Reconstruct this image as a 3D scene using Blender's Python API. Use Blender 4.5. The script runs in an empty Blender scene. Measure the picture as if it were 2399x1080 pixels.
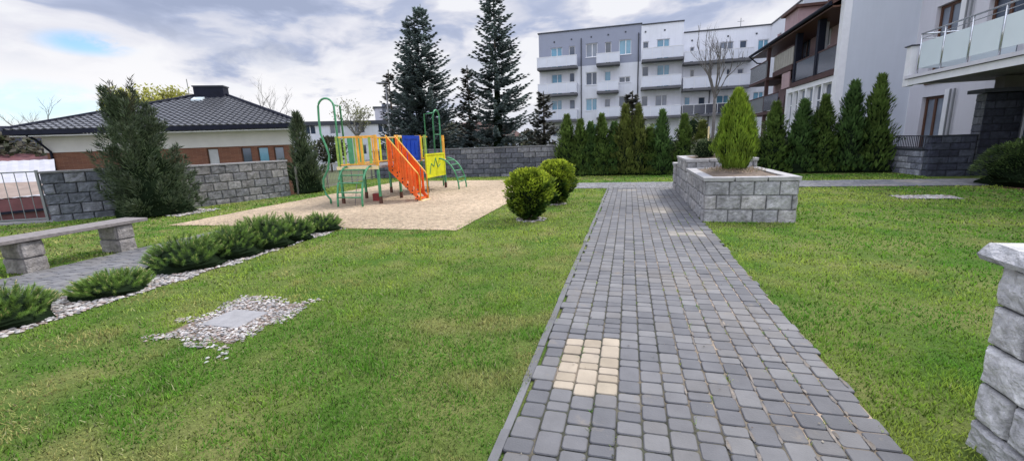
import bpy, math, random
from mathutils import Vector, Matrix, noise
R = math.radians
random.seed(7)
sc = bpy.context.scene
COL = sc.collection
EYE = 1.55

# ---------------------------------------------------------------- materials
def new_mat(name):
    m = bpy.data.materials.new(name); m.use_nodes = True
    nt = m.node_tree
    return m, nt, nt.nodes['Principled BSDF']

def mat(name, col, rough=0.7, var=0.15, scale=6.0, bump=0.0, bscale=60.0, metal=0.0, attr=False,
        spec=0.4, streak=0.0, trans=0.0, bdist=0.01):
    m, nt, b = new_mat(name)
    N, L = nt.nodes, nt.links
    tc = N.new('ShaderNodeTexCoord')
    nz = N.new('ShaderNodeTexNoise'); nz.inputs['Scale'].default_value = scale
    nz.inputs['Detail'].default_value = 6; nz.inputs['Roughness'].default_value = 0.65
    L.new(tc.outputs['Object'], nz.inputs['Vector'])
    mr = N.new('ShaderNodeMapRange'); mr.inputs[1].default_value = 0.3; mr.inputs[2].default_value = 0.7
    mr.inputs[3].default_value = 1 - var; mr.inputs[4].default_value = 1 + var
    L.new(nz.outputs['Fac'], mr.inputs[0])
    base = N.new('ShaderNodeMix'); base.data_type = 'RGBA'; base.blend_type = 'MULTIPLY'
    base.inputs[0].default_value = 1
    if attr:
        at = N.new('ShaderNodeAttribute'); at.attribute_name = 'Col'
        mm = N.new('ShaderNodeMix'); mm.data_type = 'RGBA'; mm.blend_type = 'MULTIPLY'; mm.inputs[0].default_value = 1
        mm.inputs[6].default_value = (*col, 1); L.new(at.outputs['Color'], mm.inputs[7])
        L.new(mm.outputs[2], base.inputs[6])
    else:
        base.inputs[6].default_value = (*col, 1)
    L.new(mr.outputs[0], base.inputs[7])
    out = base.outputs[2]
    if streak > 0:
        mp = N.new('ShaderNodeMapping'); mp.inputs['Scale'].default_value = (3, 3, 0.25)
        L.new(tc.outputs['Object'], mp.inputs[0])
        n2 = N.new('ShaderNodeTexNoise'); n2.inputs['Scale'].default_value = 2.0; n2.inputs['Detail'].default_value = 8
        L.new(mp.outputs[0], n2.inputs['Vector'])
        r2 = N.new('ShaderNodeMapRange'); r2.inputs[1].default_value = .35; r2.inputs[2].default_value = .75
        r2.inputs[3].default_value = 1.0; r2.inputs[4].default_value = 1 - streak
        L.new(n2.outputs['Fac'], r2.inputs[0])
        m3 = N.new('ShaderNodeMix'); m3.data_type = 'RGBA'; m3.blend_type = 'MULTIPLY'; m3.inputs[0].default_value = 1
        L.new(out, m3.inputs[6]); L.new(r2.outputs[0], m3.inputs[7]); out = m3.outputs[2]
    L.new(out, b.inputs['Base Color'])
    b.inputs['Roughness'].default_value = rough
    b.inputs['Metallic'].default_value = metal
    b.inputs['Specular IOR Level'].default_value = spec
    if bump > 0:
        nb = N.new('ShaderNodeTexNoise'); nb.inputs['Scale'].default_value = bscale; nb.inputs['Detail'].default_value = 5
        L.new(tc.outputs['Object'], nb.inputs['Vector'])
        bp = N.new('ShaderNodeBump'); bp.inputs['Strength'].default_value = bump; bp.inputs['Distance'].default_value = bdist
        L.new(nb.outputs['Fac'], bp.inputs['Height']); L.new(bp.outputs[0], b.inputs['Normal'])
    if trans > 0:
        tr = N.new('ShaderNodeBsdfTranslucent'); L.new(out, tr.inputs['Color'])
        mx = N.new('ShaderNodeMixShader'); mx.inputs[0].default_value = trans
        L.new(b.outputs[0], mx.inputs[1]); L.new(tr.outputs[0], mx.inputs[2])
        L.new(mx.outputs[0], N['Material Output'].inputs['Surface'])
    return m

def glass_mat(name, col, rough=0.06, var=.5):
    m, nt, b = new_mat(name); N, L = nt.nodes, nt.links
    tc = N.new('ShaderNodeTexCoord')
    nz = N.new('ShaderNodeTexNoise'); nz.inputs['Scale'].default_value = 1.3; nz.inputs['Detail'].default_value = 2
    L.new(tc.outputs['Object'], nz.inputs['Vector'])
    cr = N.new('ShaderNodeMix'); cr.data_type = 'RGBA'
    cr.inputs[6].default_value = (*[c * (1 - var) for c in col], 1); cr.inputs[7].default_value = (*[min(1, c * (1 + var)) for c in col], 1)
    L.new(nz.outputs['Fac'], cr.inputs[0]); L.new(cr.outputs[2], b.inputs['Base Color'])
    b.inputs['Roughness'].default_value = rough; b.inputs['Specular IOR Level'].default_value = 0.9
    return m

def lawn_mat():
    m, nt, b = new_mat('lawn_soil'); N, L = nt.nodes, nt.links
    tc = N.new('ShaderNodeTexCoord')
    n1 = N.new('ShaderNodeTexNoise'); n1.inputs['Scale'].default_value = 1.1; n1.inputs['Detail'].default_value = 5
    n2 = N.new('ShaderNodeTexNoise'); n2.inputs['Scale'].default_value = 35; n2.inputs['Detail'].default_value = 6; n2.inputs['Roughness'].default_value = .8
    for n in (n1, n2): L.new(tc.outputs['Object'], n.inputs['Vector'])
    r1 = N.new('ShaderNodeValToRGB'); L.new(n1.outputs['Fac'], r1.inputs[0])
    e = r1.color_ramp.elements; e[0].position = .35; e[0].color = (.07, .14, .022, 1); e[1].position = .70; e[1].color = (.20, .21, .07, 1)
    r2 = N.new('ShaderNodeMapRange'); r2.inputs[1].default_value = .3; r2.inputs[2].default_value = .7; r2.inputs[3].default_value = .45; r2.inputs[4].default_value = 1.5
    L.new(n2.outputs['Fac'], r2.inputs[0])
    mx = N.new('ShaderNodeMix'); mx.data_type = 'RGBA'; mx.blend_type = 'MULTIPLY'; mx.inputs[0].default_value = 1
    L.new(r1.outputs[0], mx.inputs[6]); L.new(r2.outputs[0], mx.inputs[7]); L.new(mx.outputs[2], b.inputs['Base Color'])
    b.inputs['Roughness'].default_value = 1; b.inputs['Specular IOR Level'].default_value = .1
    bp = N.new('ShaderNodeBump'); bp.inputs['Strength'].default_value = .8; bp.inputs['Distance'].default_value = .03
    L.new(n2.outputs['Fac'], bp.inputs['Height']); L.new(bp.outputs[0], b.inputs['Normal'])
    return m

M = {}
M['lawn'] = lawn_mat()
M['grass'] = mat('grass_blade', (1, 1, 1), .6, .12, 3, attr=True, spec=.25, trans=.35)
M['leaf'] = mat('leaf', (1, 1, 1), .55, .15, 5, attr=True, spec=.3, trans=.36)
M['needle'] = mat('needle', (1, 1, 1), .5, .12, 5, attr=True, spec=.35, trans=.2)
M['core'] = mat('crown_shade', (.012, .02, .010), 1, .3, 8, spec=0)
M['bark'] = mat('bark', (.11, .085, .065), .9, .35, 12, .5, 40)
M['greyb'] = mat('grey_bark', (.13, .12, .115), .9, .3, 12, .5, 40)
M['paleb'] = mat('pale_bark', (.20, .19, .17), .9, .3, 12, .5, 40)
M['stone'] = mat('split_stone', (1, 1, 1), .92, .34, 11, 1.0, 55, attr=True, streak=.32, bdist=.016)
M['mortar'] = mat('mortar', (.15, .15, .155), .95, .2, 8)
M['mortard'] = mat('dark_mortar', (.035, .037, .045), .95, .2, 8)
M['cap'] = mat('stone_cap', (.42, .41, .41), .9, .22, 9, .6, 60, streak=.12)
M['paver'] = mat('paver', (1, 1, 1), .85, .14, 5, .35, 90, attr=True, bdist=.006)
def paver_mat():
    m = mat('paver', (1, 1, 1), .85, .14, 5, .35, 90, attr=True, bdist=.006); nt = m.node_tree; N, L = nt.nodes, nt.links; b = N['Principled BSDF']
    src = b.inputs['Base Color'].links[0].from_socket; tc = N.new('ShaderNodeTexCoord')
    n1 = N.new('ShaderNodeTexNoise'); n1.inputs['Scale'].default_value = 3.2; n1.inputs['Detail'].default_value = 8; n1.inputs['Roughness'].default_value = .7; L.new(tc.outputs['Object'], n1.inputs['Vector'])
    r = N.new('ShaderNodeMapRange'); r.inputs[1].default_value = .60; r.inputs[2].default_value = .70; r.inputs[4].default_value = .75; L.new(n1.outputs['Fac'], r.inputs[0])
    mx = N.new('ShaderNodeMix'); mx.data_type = 'RGBA'; L.new(r.outputs[0], mx.inputs[0]); L.new(src, mx.inputs[6]); mx.inputs[7].default_value = (.23, .20, .165, 1); L.new(mx.outputs[2], b.inputs['Base Color']); return m
M['paver'] = paver_mat()
M['joint'] = mat('joint_sand', (1, 1, 1), 1, .5, 7, .5, 120, attr=True)
M['sand'] = mat('sand', (.56, .44, .31), 1, .30, 7, 1.0, 13, attr=True, spec=.1, bdist=.12)
M['pebble'] = mat('pebble', (1, 1, 1), .7, .12, 20, .2, 80, attr=True)
M['soil'] = mat('soil', (.17, .13, .10), 1, .4, 10, .7, 50)
M['conc'] = mat('concrete', (.28, .275, .28), .9, .15, 10, .3, 80)
M['wood'] = mat('weathered_wood', (.21, .19, .185), .8, .3, 14, .4, 60)
M['rail'] = mat('grey_metal', (.22, .23, .24), .5, .1, 8, metal=.4)
M['darkm'] = mat('dark_metal', (.06, .065, .08), .5, .15, 8, metal=.2)
M['steel'] = mat('stainless_steel', (.62, .64, .66), .25, .08, 8, metal=.9)
M['green'] = mat('green_paint', (.07, .27, .13), .45, .3, 9)
M['lime'] = mat('lime_paint', (.28, .42, .08), .45, .3, 9)
M['orange'] = mat('orange_paint', (.78, .12, .015), .42, .28, 4)
M['amber'] = mat('amber_paint', (.78, .38, .05), .42, .3, 5)
M['yellow'] = mat('yellow_paint', (.66, .66, .02), .42, .2, 3)
M['cream'] = mat('cream_beam', (.78, .62, .34), .5, .15, 6)
M['blue'] = mat('blue_paint', (.008, .045, .36), .4, .15, 6)
M['rust'] = mat('rust_foot', (.10, .045, .03), .8, .4, 15)
M['hole'] = mat('dark_hole', (.02, .02, .025), .8, .2, 10)
M['red'] = mat('red_rubber', (.22, .03, .03), .6, .2, 10)
M['wwall'] = mat('white_render', (.80, .81, .86), .9, .04, .8, .1, 40, streak=.07)
M['lilac'] = mat('lilac_render', (.64, .63, .675), .9, .03, .8, .1, 40, streak=.05)
M['gwall'] = mat('grey_render', (.56, .59, .65), .9, .03, .7, .1, 40, streak=.04)
M['vgrey'] = mat('violet_grey_render', (.32, .34, .42), .9, .04, 1.0, .1, 40)
M['pink'] = mat('pink_render', (.44, .31, .32), .9, .12, 1.5, .2, 40, streak=.12)
M['trim'] = mat('white_trim', (.78, .78, .80), .6, .06, 3)
M['slab'] = mat('slab_shadow', (.13, .13, .14), .8, .15, 2)  # whole slab coloured dark to read as the shadow under a balcony
M['under'] = mat('soffit_dark', (.16, .15, .14), .8, .2, 2)
M['brown'] = mat('brown_wood', (.10, .042, .022), .5, .25, 7)
M['redslab'] = mat('redbrown_slab', (.075, .038, .036), .7, .2, 4)
M['roofbr'] = mat('brown_roof', (.10, .05, .04), .7, .3, 6)
M['tile'] = mat('glazed_tile', (.10, .103, .115), .24, .25, 9, spec=1.0)
M['fascia'] = mat('dark_fascia', (.014, .016, .028), .65, .2, 4, spec=.15)
M['hwall'] = mat('cream_render', (.62, .60, .57), .9, .06, 1.5)
M['glass'] = glass_mat('window_glass', (.045, .065, .10))
M['glassb'] = glass_mat('window_glass_blue', (.13, .31, .42), .05)
M['glassw'] = glass_mat('window_curtain', (.17, .20, .25), .10, .6)
M['frost'] = glass_mat('frosted_glass', (.66, .75, .78), .2, .08)
M['bpanel'] = glass_mat('balcony_panel', (.67, .69, .76), .3, .10)
M['dpanel'] = glass_mat('dark_panel', (.06, .065, .085), .15, .3)
M['beige'] = mat('beige_panel', (.36, .34, .30), .7, .15, 3)
M['blind'] = mat('blind', (.45, .46, .46), .7, .1, 3)
M['wroof'] = mat('white_corrugated_roof', (.42, .42, .45), .6, .12, 3)
M['beigeroof'] = mat('beige_roof', (.27, .21, .175), .8, .2, 3)
M['maroon'] = mat('maroon_paint', (.14, .055, .06), .6, .2, 3)
M['shed'] = mat('shed_door', (.16, .15, .14), .7, .2, 3)
M['mulch'] = mat('bark_mulch', (.15, .07, .045), 1, .5, 20, .8, 60)

def brick_mat():
    m, nt, b = new_mat('brick_wall'); N, L = nt.nodes, nt.links
    tc = N.new('ShaderNodeTexCoord'); br = N.new('ShaderNodeTexBrick')
    mp = N.new('ShaderNodeMapping'); mp.inputs['Rotation'].default_value = (R(90), 0, R(-27.3)); mp.vector_type = 'TEXTURE'
    L.new(tc.outputs['Object'], mp.inputs[0]); L.new(mp.outputs[0], br.inputs['Vector'])
    br.inputs['Color1'].default_value = (.20, .085, .05, 1); br.inputs['Color2'].default_value = (.145, .06, .038, 1)
    br.inputs['Mortar'].default_value = (.25, .16, .11, 1); br.inputs['Scale'].default_value = 4.0
    br.inputs['Mortar Size'].default_value = .012; br.inputs['Brick Width'].default_value = 1.0; br.inputs['Row Height'].default_value = .3
    L.new(br.outputs[0], b.inputs['Base Color']); b.inputs['Roughness'].default_value = .9
    return m
M['brick'] = brick_mat()

# ---------------------------------------------------------------- mesh builder
class MB:
    def __init__(s): s.v = []; s.f = []; s.c = []; s.mi = []; s.col = (1, 1, 1); s.m = 0
    def quad(s, a, b, c, d, col=None):
        i = len(s.v); s.v += [tuple(a), tuple(b), tuple(c), tuple(d)]; s.f.append((i, i+1, i+2, i+3)); s.c += [col or s.col]*4; s.mi.append(s.m)
    def tri(s, a, b, c, col=None):
        i = len(s.v); s.v += [tuple(a), tuple(b), tuple(c)]; s.f.append((i, i+1, i+2)); s.c += [col or s.col]*3; s.mi.append(s.m)
    def hexa(s, p, col=None):      # 8 points: bottom 4 ccw, top 4 ccw
        i = len(s.v); s.v += [tuple(q) for q in p]; s.c += [col or s.col]*8
        for f in ((3, 2, 1, 0), (4, 5, 6, 7), (0, 1, 5, 4), (1, 2, 6, 5), (2, 3, 7, 6), (3, 0, 4, 7)):
            s.f.append(tuple(i+k for k in f)); s.mi.append(s.m)
    def box(s, x0, x1, y0, y1, z0, z1, col=None):
        s.hexa([(x0, y0, z0), (x1, y0, z0), (x1, y1, z0), (x0, y1, z0), (x0, y0, z1), (x1, y0, z1), (x1, y1, z1), (x0, y1, z1)], col)
    def tube(s, pts, r, n=8, col=None, r2=None, cap=True):
        pts = [Vector(p) for p in pts]; k = len(pts); base = len(s.v)
        for i, p in enumerate(pts):
            t = (pts[min(i+1, k-1)] - pts[max(i-1, 0)]).normalized()
            up = Vector((0, 0, 1)) if abs(t.z) < .9 else Vector((0, 1, 0))
            a = t.cross(up).normalized(); b = a.cross(t)
            rr = r if r2 is None else r + (r2-r)*i/(k-1)
            for j in range(n):
                an = 2*math.pi*j/n; s.v.append(tuple(p + a*math.cos(an)*rr + b*math.sin(an)*rr)); s.c.append(col or s.col)
        for i in range(k-1):
            for j in range(n):
                s.f.append((base+i*n+j, base+i*n+(j+1) % n, base+(i+1)*n+(j+1) % n, base+(i+1)*n+j)); s.mi.append(s.m)
        if cap:
            s.f.append(tuple(base+j for j in reversed(range(n)))); s.f.append(tuple(base+(k-1)*n+j for j in range(n))); s.mi += [s.m, s.m]
    def leaf(s, p, d, w, L, wd, col, col2=None):   # kite: p base, d dir, w width dir
        i = len(s.v); q = p + d*(L*.45); t = p + d*L; o = w*wd
        s.v += [tuple(p), tuple(q+o), tuple(t), tuple(q-o)]; s.f.append((i, i+1, i+2, i+3))
        s.c += [col, col, col2 or col, col]; s.mi.append(s.m)
    def build(s, name, mats, parent=None, smooth=False, bevel=0):
        me = bpy.data.meshes.new(name); me.from_pydata(s.v, [], s.f)
        if not isinstance(mats, (list, tuple)): mats = [mats]
        for m in mats: me.materials.append(m)
        if len(mats) > 1: me.polygons.foreach_set('material_index', s.mi)
        ca = me.color_attributes.new('Col', 'FLOAT_COLOR', 'POINT')
        fl = []
        for c in s.c: fl.extend((c[0], c[1], c[2], 1.0))
        ca.data.foreach_set('color', fl)
        if smooth: me.polygons.foreach_set('use_smooth', [True]*len(me.polygons))
        me.update()
        o = bpy.data.objects.new(name, me); COL.objects.link(o)
        if parent: o.parent = parent
        if bevel:
            b = o.modifiers.new('bevel', 'BEVEL'); b.width = bevel; b.segments = 2; b.limit_method = 'ANGLE'
        return o

class Frame:
    """local frame: a along U, n along outward normal, z up"""
    def __init__(s, o, ang): s.o = Vector((o[0], o[1], 0)); s.U = Vector((math.cos(ang), math.sin(ang), 0)); s.N = Vector((s.U.y, -s.U.x, 0))
    def p(s, a, n, z): q = s.o + s.U*a + s.N*n; return (q.x, q.y, z)
    def box(s, mb, a0, a1, n0, n1, z0, z1, col=None):   # n0<n1
        P = s.p
        mb.hexa([P(a0, n1, z0), P(a1, n1, z0), P(a1, n0, z0), P(a0, n0, z0), P(a0, n1, z1), P(a1, n1, z1), P(a1, n0, z1), P(a0, n0, z1)], col)

def tag(o, label=None, cat=None, group=None, kind=None):
    if label: o['label'] = label
    if cat: o['category'] = cat
    if group: o['group'] = group
    if kind: o['kind'] = kind
    return o
def thing(name, label, cat, loc=(0, 0, 0), group=None, rz=0):
    o = bpy.data.objects.new(name, None); COL.objects.link(o); o.location = loc; o.rotation_euler.z = rz
    o.empty_display_size = .2
    return tag(o, label, cat, group)
def dup(src, loc, rz=0, s=(1, 1, 1), label=None, group=None):
    r = src.copy(); COL.objects.link(r); r.location = loc; r.rotation_euler.z = rz; r.scale = s
    if label: r['label'] = label
    if group: r['group'] = group
    for ch in list(src.children):
        c = ch.copy(); COL.objects.link(c); c.parent = r
        for g in list(ch.children):
            d = g.copy(); COL.objects.link(d); d.parent = c
    return r
def fb(x, y, z=0, s=1.0): return noise.noise(Vector((x*s, y*s, z*s+3.7)))
def mixc(a, b, t): t = max(0, min(1, t)); return tuple(a[i]*(1-t)+b[i]*t for i in range(3))
def mulc(a, k): return tuple(x*k for x in a)
rnd = random.random
def ru(a, b): return a + (b-a)*rnd()

# ---------------------------------------------------------------- setting: ground
def poly_sheet(name, pts, z, m, skirt=0):
    mb = MB(); n = len(pts)
    mb.v = [(x, y, z) for x, y in pts]; mb.f = [tuple(range(n))]; mb.c = [(1, 1, 1)]*n; mb.mi = [0]
    if skirt:
        for i in range(n):
            a, b = pts[i], pts[(i+1) % n]; mb.quad((a[0], a[1], z-skirt), (b[0], b[1], z-skirt), (b[0], b[1], z), (a[0], a[1], z))
    return mb.build(name, m)
g = poly_sheet('ground', [(-600, -600), (600, -600), (600, 600), (-600, 600)], -1.3, mat('far_ground', (.10, .12, .05), 1, .3, .5)); tag(g, kind='structure')
garden = poly_sheet('lawn_ground', [(-18.2, -8), (12, -8), (12, 17.0), (9.25, 17.0), (9.25, 19.9), (-3.0, 19.9), (-3.0, 19.35), (-12.5, 19.35),
          (-11.55, 12.7), (-12.45, 9.6), (-13.95, 7.45), (-18.2, 4.9)], 0, M['lawn'], 1.25); tag(garden, kind='structure')

# sand play area
def in_sand(x, y):
    e = .10*fb(x, y, 0, 1.3)
    return -9.8+e < x < -3.1+e and 7.22+e < y < 17.2+e
mb = MB(); st = .14; nx = int(6.9/st); ny = int(10.1/st); idx = {}
for j in range(ny+1):
    for i in range(nx+1):
        x = -9.85+i*st; y = 7.15+j*st
        edge = min(x+9.85, -2.95-x, y-7.15, 17.25-y)
        if edge < .03: x += .09*fb(x, y, 1, 1.7); y += .09*fb(y, x, 5, 1.7)
        z = .012 + .022*fb(x, y, 0, 1.1)*min(1, edge*3)  + .018*min(1, edge*4)
        k = .88 + .25*fb(x, y, 3, .6)
        idx[(i, j)] = len(mb.v); mb.v.append((x, y, max(z, .006))); mb.c.append((k, k, k))
for j in range(ny):
    for i in range(nx): mb.f.append((idx[(i, j)], idx[(i+1, j)], idx[(i+1, j+1)], idx[(i, j+1)])); mb.mi.append(0)
tag(mb.build('sand_area', M['sand'], smooth=True), kind='structure')

# paver paths: every block modelled, one mesh per path
GREY = [(.142, .141, .146), (.152, .151, .155), (.130, .130, .137), (.172, .170, .171), (.116, .117, .124), (.150, .146, .145)]
def paver(mb, x0, x1, y0, y1, zt, col):
    g_ = .003; x0 += g_; x1 -= g_; y0 += g_; y1 -= g_
    c = min(.018, (x1-x0)*.16, (y1-y0)*.18); b = .006
    def ring(ins, z, cc):
        xs0, xs1, ys0, ys1 = x0+ins, x1-ins, y0+ins, y1-ins
        return [(xs0+cc, ys0, z), (xs1-cc, ys0, z), (xs1-cc*.3, ys0+cc*.3, z), (xs1, ys0+cc, z), (xs1, ys1-cc, z), (xs1-cc*.3, ys1-cc*.3, z), (xs1-cc, ys1, z), (xs0+cc, ys1, z),
                (xs0+cc*.3, ys1-cc*.3, z), (xs0, ys1-cc, z), (xs0, ys0+cc, z), (xs0+cc*.3, ys0+cc*.3, z)]
    t = ru(-.0025, .0025); tx = ru(-.012, .012); ty = ru(-.012, .012)
    cx = (x0+x1)/2; cy = (y0+y1)/2; i = len(mb.v)
    for ins, z, cc, k in ((0, zt-.022, c, .3), (0, zt-.006, c, .62), (b, zt, c*.8, 1.04)):
        for q in ring(ins, z, cc):
            mb.v.append((q[0], q[1], q[2]+t+(q[0]-cx)*tx+(q[1]-cy)*ty)); mb.c.append(mulc(col, k))
    for r_ in range(2):
        for j in range(12): mb.f.append((i+r_*12+j, i+r_*12+(j+1) % 12, i+(r_+1)*12+(j+1) % 12, i+(r_+1)*12+j)); mb.mi.append(0)
    mb.f.append(tuple(i+24+j for j in range(12))); mb.mi.append(0)
TAN = [(-.395, .02, 2.44, 3.19), (.93, 1.20, 7.05, 7.33), (.62, .92, 7.05, 7.33), (.48, .78, 9.2, 9.5), (-.30, .22, 13.1, 13.4)]
def tanish(x, y): return any(a < x < b and c < y < d for a, b, c, d in TAN)
def lay(mb, u0, u1, v0, v1, along_y=True, w=.1378, zt=.024, fine=True, rag=True):
    n = max(1, round((u1-u0)/w)); w = (u1-u0)/n
    for i in range(n):
        a = u0+i*w; v = v0 - rnd()*.1
        while v < v1:
            l = random.choice((.092, .138, .138, .184, .138, .115)) if fine else random.choice((.138, .184))
            cx, cy = (a+w/2, v+l/2) if along_y else (v+l/2, a+w/2)
            col = random.choice(GREY)
            far_ = along_y and cy > 4 and tanish(cx, cy)
            if far_: col = mulc((.255, .235, .205), ru(.85, 1.15))
            elif along_y and tanish(cx, cy): col = random.choice(((.335, .285, .215), (.36, .305, .235), (.31, .26, .195)))
            else:
                k = 1 + .22*fb(cx, cy, 0, .8)
                col = mulc(col, k)
                s_ = fb(cx, cy, 9, .9)
                if s_ > .30: col = mixc(col, (.24, .21, .17), (s_-.30)*1.6)
            off0 = off1 = 0
            if rag and i == 0: off0 = random.choice((0, -.012, .012, -.02))
            if rag and i == n-1: off1 = random.choice((0, .012, -.015, .025))
            v2 = min(v+l, v1)
            if v2 - v > .03:
                if along_y: paver(mb, a+off0, a+w+off1, v, v2, zt, col)
                else: paver(mb, v, v2, a+off0, a+w+off1, zt, mulc(col, 1.35))  # cross path colour lightened to carry light at a glancing angle
            v += l
def joint_sheet(mb, x0, x1, y0, y1, z):
    mb.m = 1; n = max(1, int((x1-x0)/.14)); m_ = max(1, int((y1-y0)/.14))
    for i in range(n):
        for j in range(m_):
            a, b_ = x0+(x1-x0)*i/n, x0+(x1-x0)*(i+1)/n; c, d_ = y0+(y1-y0)*j/m_, y0+(y1-y0)*(j+1)/m_
            def cc(x, y):
                s_ = .5*fb(x, y, 30, 1.2)+.5*fb(x, y, 31, 4)+(.28 if (x > .35 and -1 < y < 6) else -.05)
                return mixc((.050, .052, .036), (.36, .28, .21), .05+s_*1.7)
            i0 = len(mb.v); zz_ = z+.0008*((i*7+j*3) % 5)
            for x, y in ((a, c), (b_, c), (b_, d_), (a, d_)): mb.v.append((x, y, zz_)); mb.c.append(cc(x, y))
            mb.f.append((i0, i0+1, i0+2, i0+3)); mb.mi.append(1)
    mb.m = 0
mb = MB(); lay(mb, -.58, 1.31, -1.2, 13.86); joint_sheet(mb, -.57, 1.30, -1.2, 13.86, .0145)
# edge kerb, low and half buried
for y in [ -1+.5*i for i in range(30)]:
    mb.box(-.645+ru(-.008, .008), -.598, y, y+.495, -.03, .013+ru(-.004, .005), mulc((.16, .16, .165), ru(.8, 1.1)))
tag(mb.build('paved_path', [M['paver'], M['joint']]), kind='structure')
mb = MB(); lay(mb, 13.88, 15.6, -3.0, 10.9, along_y=False, fine=False); joint_sheet(mb, -3.0, 10.9, 13.89, 15.59, .012)
tag(mb.build('cross_path', [M['paver'], M['joint']]), kind='structure')
mb = MB(); lay(mb, -7.95, -6.28, .6, 6.95, fine=False); joint_sheet(mb, -7.94, -6.29, .6, 6.95, .012)
tag(mb.build('side_path', [M['paver'], M['joint']]), kind='structure')

mb = MB()
for k in range(75):
    x = .35+.95*rnd()**.7; y = ru(1.4, 5.2)
    x = -.58+round((x+.58)/.135)*.135+ru(-.01, .01); L_n = ru(.04, .16); wd_ = ru(.004, .013); n = 10; i0 = len(mb.v)
    for q in range(n):
        a = q*6.283/n; rr = ru(.7, 1.2); rr *= 1+.5*fb(x+math.cos(a), y+math.sin(a), 3, 9); mb.v.append((x+math.cos(a)*wd_*rr, y+math.sin(a)*L_n*.5*rr, .0262)); mb.c.append((.16, .15, .14))
    mb.v.append((x, y, .0275)); mb.c.append(mulc((.30, .25, .20), ru(.6, 1.1)))
    for q in range(n): mb.f.append((i0+q, i0+(q+1) % n, i0+n)); mb.mi.append(0)
tag(mb.build('sand_drifts', mat('spilled_sand', (1, 1, 1), 1, .3, 30, .6, 120, attr=True)), 'thin drifts of pinkish sand in the joints on the right half of the paved path', 'sand', kind='stuff')
mb = MB()
for k in range(130):
    x = ru(-.5, 1.25); y = ru(1.3, 9); a = rnd()*6.28; L_n = ru(.006, .02)
    d = Vector((math.cos(a), math.sin(a), ru(-.05, .2))); mb.leaf(Vector((x, y, .031)), d, Vector((-d.y, d.x, .1)), L_n, L_n*.35, mulc(random.choice(((.06, .045, .035), (.16, .11, .07), (.30, .27, .22), (.05, .055, .03))), ru(.7, 1.3)))
tag(mb.build('leaf_litter', M['leaf']), 'tiny dry leaf scraps and crumbs scattered over the paved path', 'litter', kind='stuff')
# tufts of grass and moss in the joints of the path
def blade(mb, x, y, z, h, w, col, lean=.5):
    a = rnd()*6.283; c, s = math.cos(a), math.sin(a); b = rnd()*6.283; l = h*lean*rnd()
    i = len(mb.v)
    mb.v += [(x-c*w, y-s*w, z), (x+c*w, y+s*w, z), (x+math.cos(b)*l, y+math.sin(b)*l, z+h)]
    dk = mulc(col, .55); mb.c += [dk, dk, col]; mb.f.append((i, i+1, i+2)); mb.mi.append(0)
def grasscol(x, y):
    t = .45 + 1.25*fb(x, y, 0, .5) + .75*fb(x, y, 4, 2.3) + .4*fb(x, y, 14, 7)
    c = mixc((.155, .38, .035), (.48, .62, .10), t)
    dry = .45*fb(x, y, 21, .8) + .6*fb(x, y, 23, 2.9) + (.08 if x < -.6 else -.12)
    if dry > .16: c = mixc(c, (.60, .52, .21), min(.75, (dry-.16)*2.6))
    if rnd() < (.09 if x < 0 else .03): c = mixc(c, (.55, .50, .29), .75)
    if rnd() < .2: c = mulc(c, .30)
    return mulc(c, ru(.75, 1.35))
mb = MB()
for k in range(150):
    i = random.randint(0, 13); x = -.58+i*.135+ru(-.006, .006)
    if rnd() < .55: x = ru(.45, 1.3); x = -.58 + round((x+.58)/.135)*.135
    y = ru(1.2, 9)
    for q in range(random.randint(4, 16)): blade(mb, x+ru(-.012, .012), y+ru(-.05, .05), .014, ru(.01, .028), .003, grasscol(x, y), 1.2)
tag(mb.build('joint_weeds', M['grass']), 'tiny tufts of grass and moss growing in the joints of the grey paved path', 'weeds', kind='stuff')

# ---------------------------------------------------------------- grass blades
PATCH = [(-3.92, -3.14, 2.60, 3.45), (5.85, 6.98, 11.35, 11.95)]
def lawn_ok(x, y):
    j = .06*fb(x, y, 2, 5)
    if -.620+.05*fb(x, y, 3, 9)+.08*fb(x, y, 2, 1.6) < x < 1.30-j*.5 and y < 13.87: return False
    if 13.85+j*.4 < y < 15.62+j*.4 and x > -3.05: return False
    if in_sand(x, y): return False
    if -8.0+j < x < -5.36+j+.0 and y < 7.1: return False
    for a, b, c, d in PATCH:
        if a+j < x < b+j and c+j < y < d+j: return False
    if 1.3 < x < 2.84 and 8.34 < y < 13.6: return False
    if (x+1.89)**2+(y-8.38)**2 < .075 or (x+1.75)**2+(y-10.55)**2 < .06: return False
    if x > 9.05 and y > 12.9: return False
    if 1.68 < x and y < 2.44 and x < 2.2: return False
    # outer walls
    if y > 19.0 or x > 11.5: return False
    if x < -8:
        if y < 7.3: lim = -13.9 - (7.3-y)*1.75
        elif y < 9.4: lim = -13.9 + (y-7.3)*.76
        elif y < 12.5: lim = -12.2 + (y-9.4)*.31
        else: lim = -11.4 - (y-12.5)*.13
        if x < lim+.15: return False
    if y > 18.0 and x > 3 : return False
    return True
mb = MB(); cell = .5
def lawn_cells():
    for ix in range(-34, 24):
        for iy in range(0, 38):
            yield ix*cell, iy*cell
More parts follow.
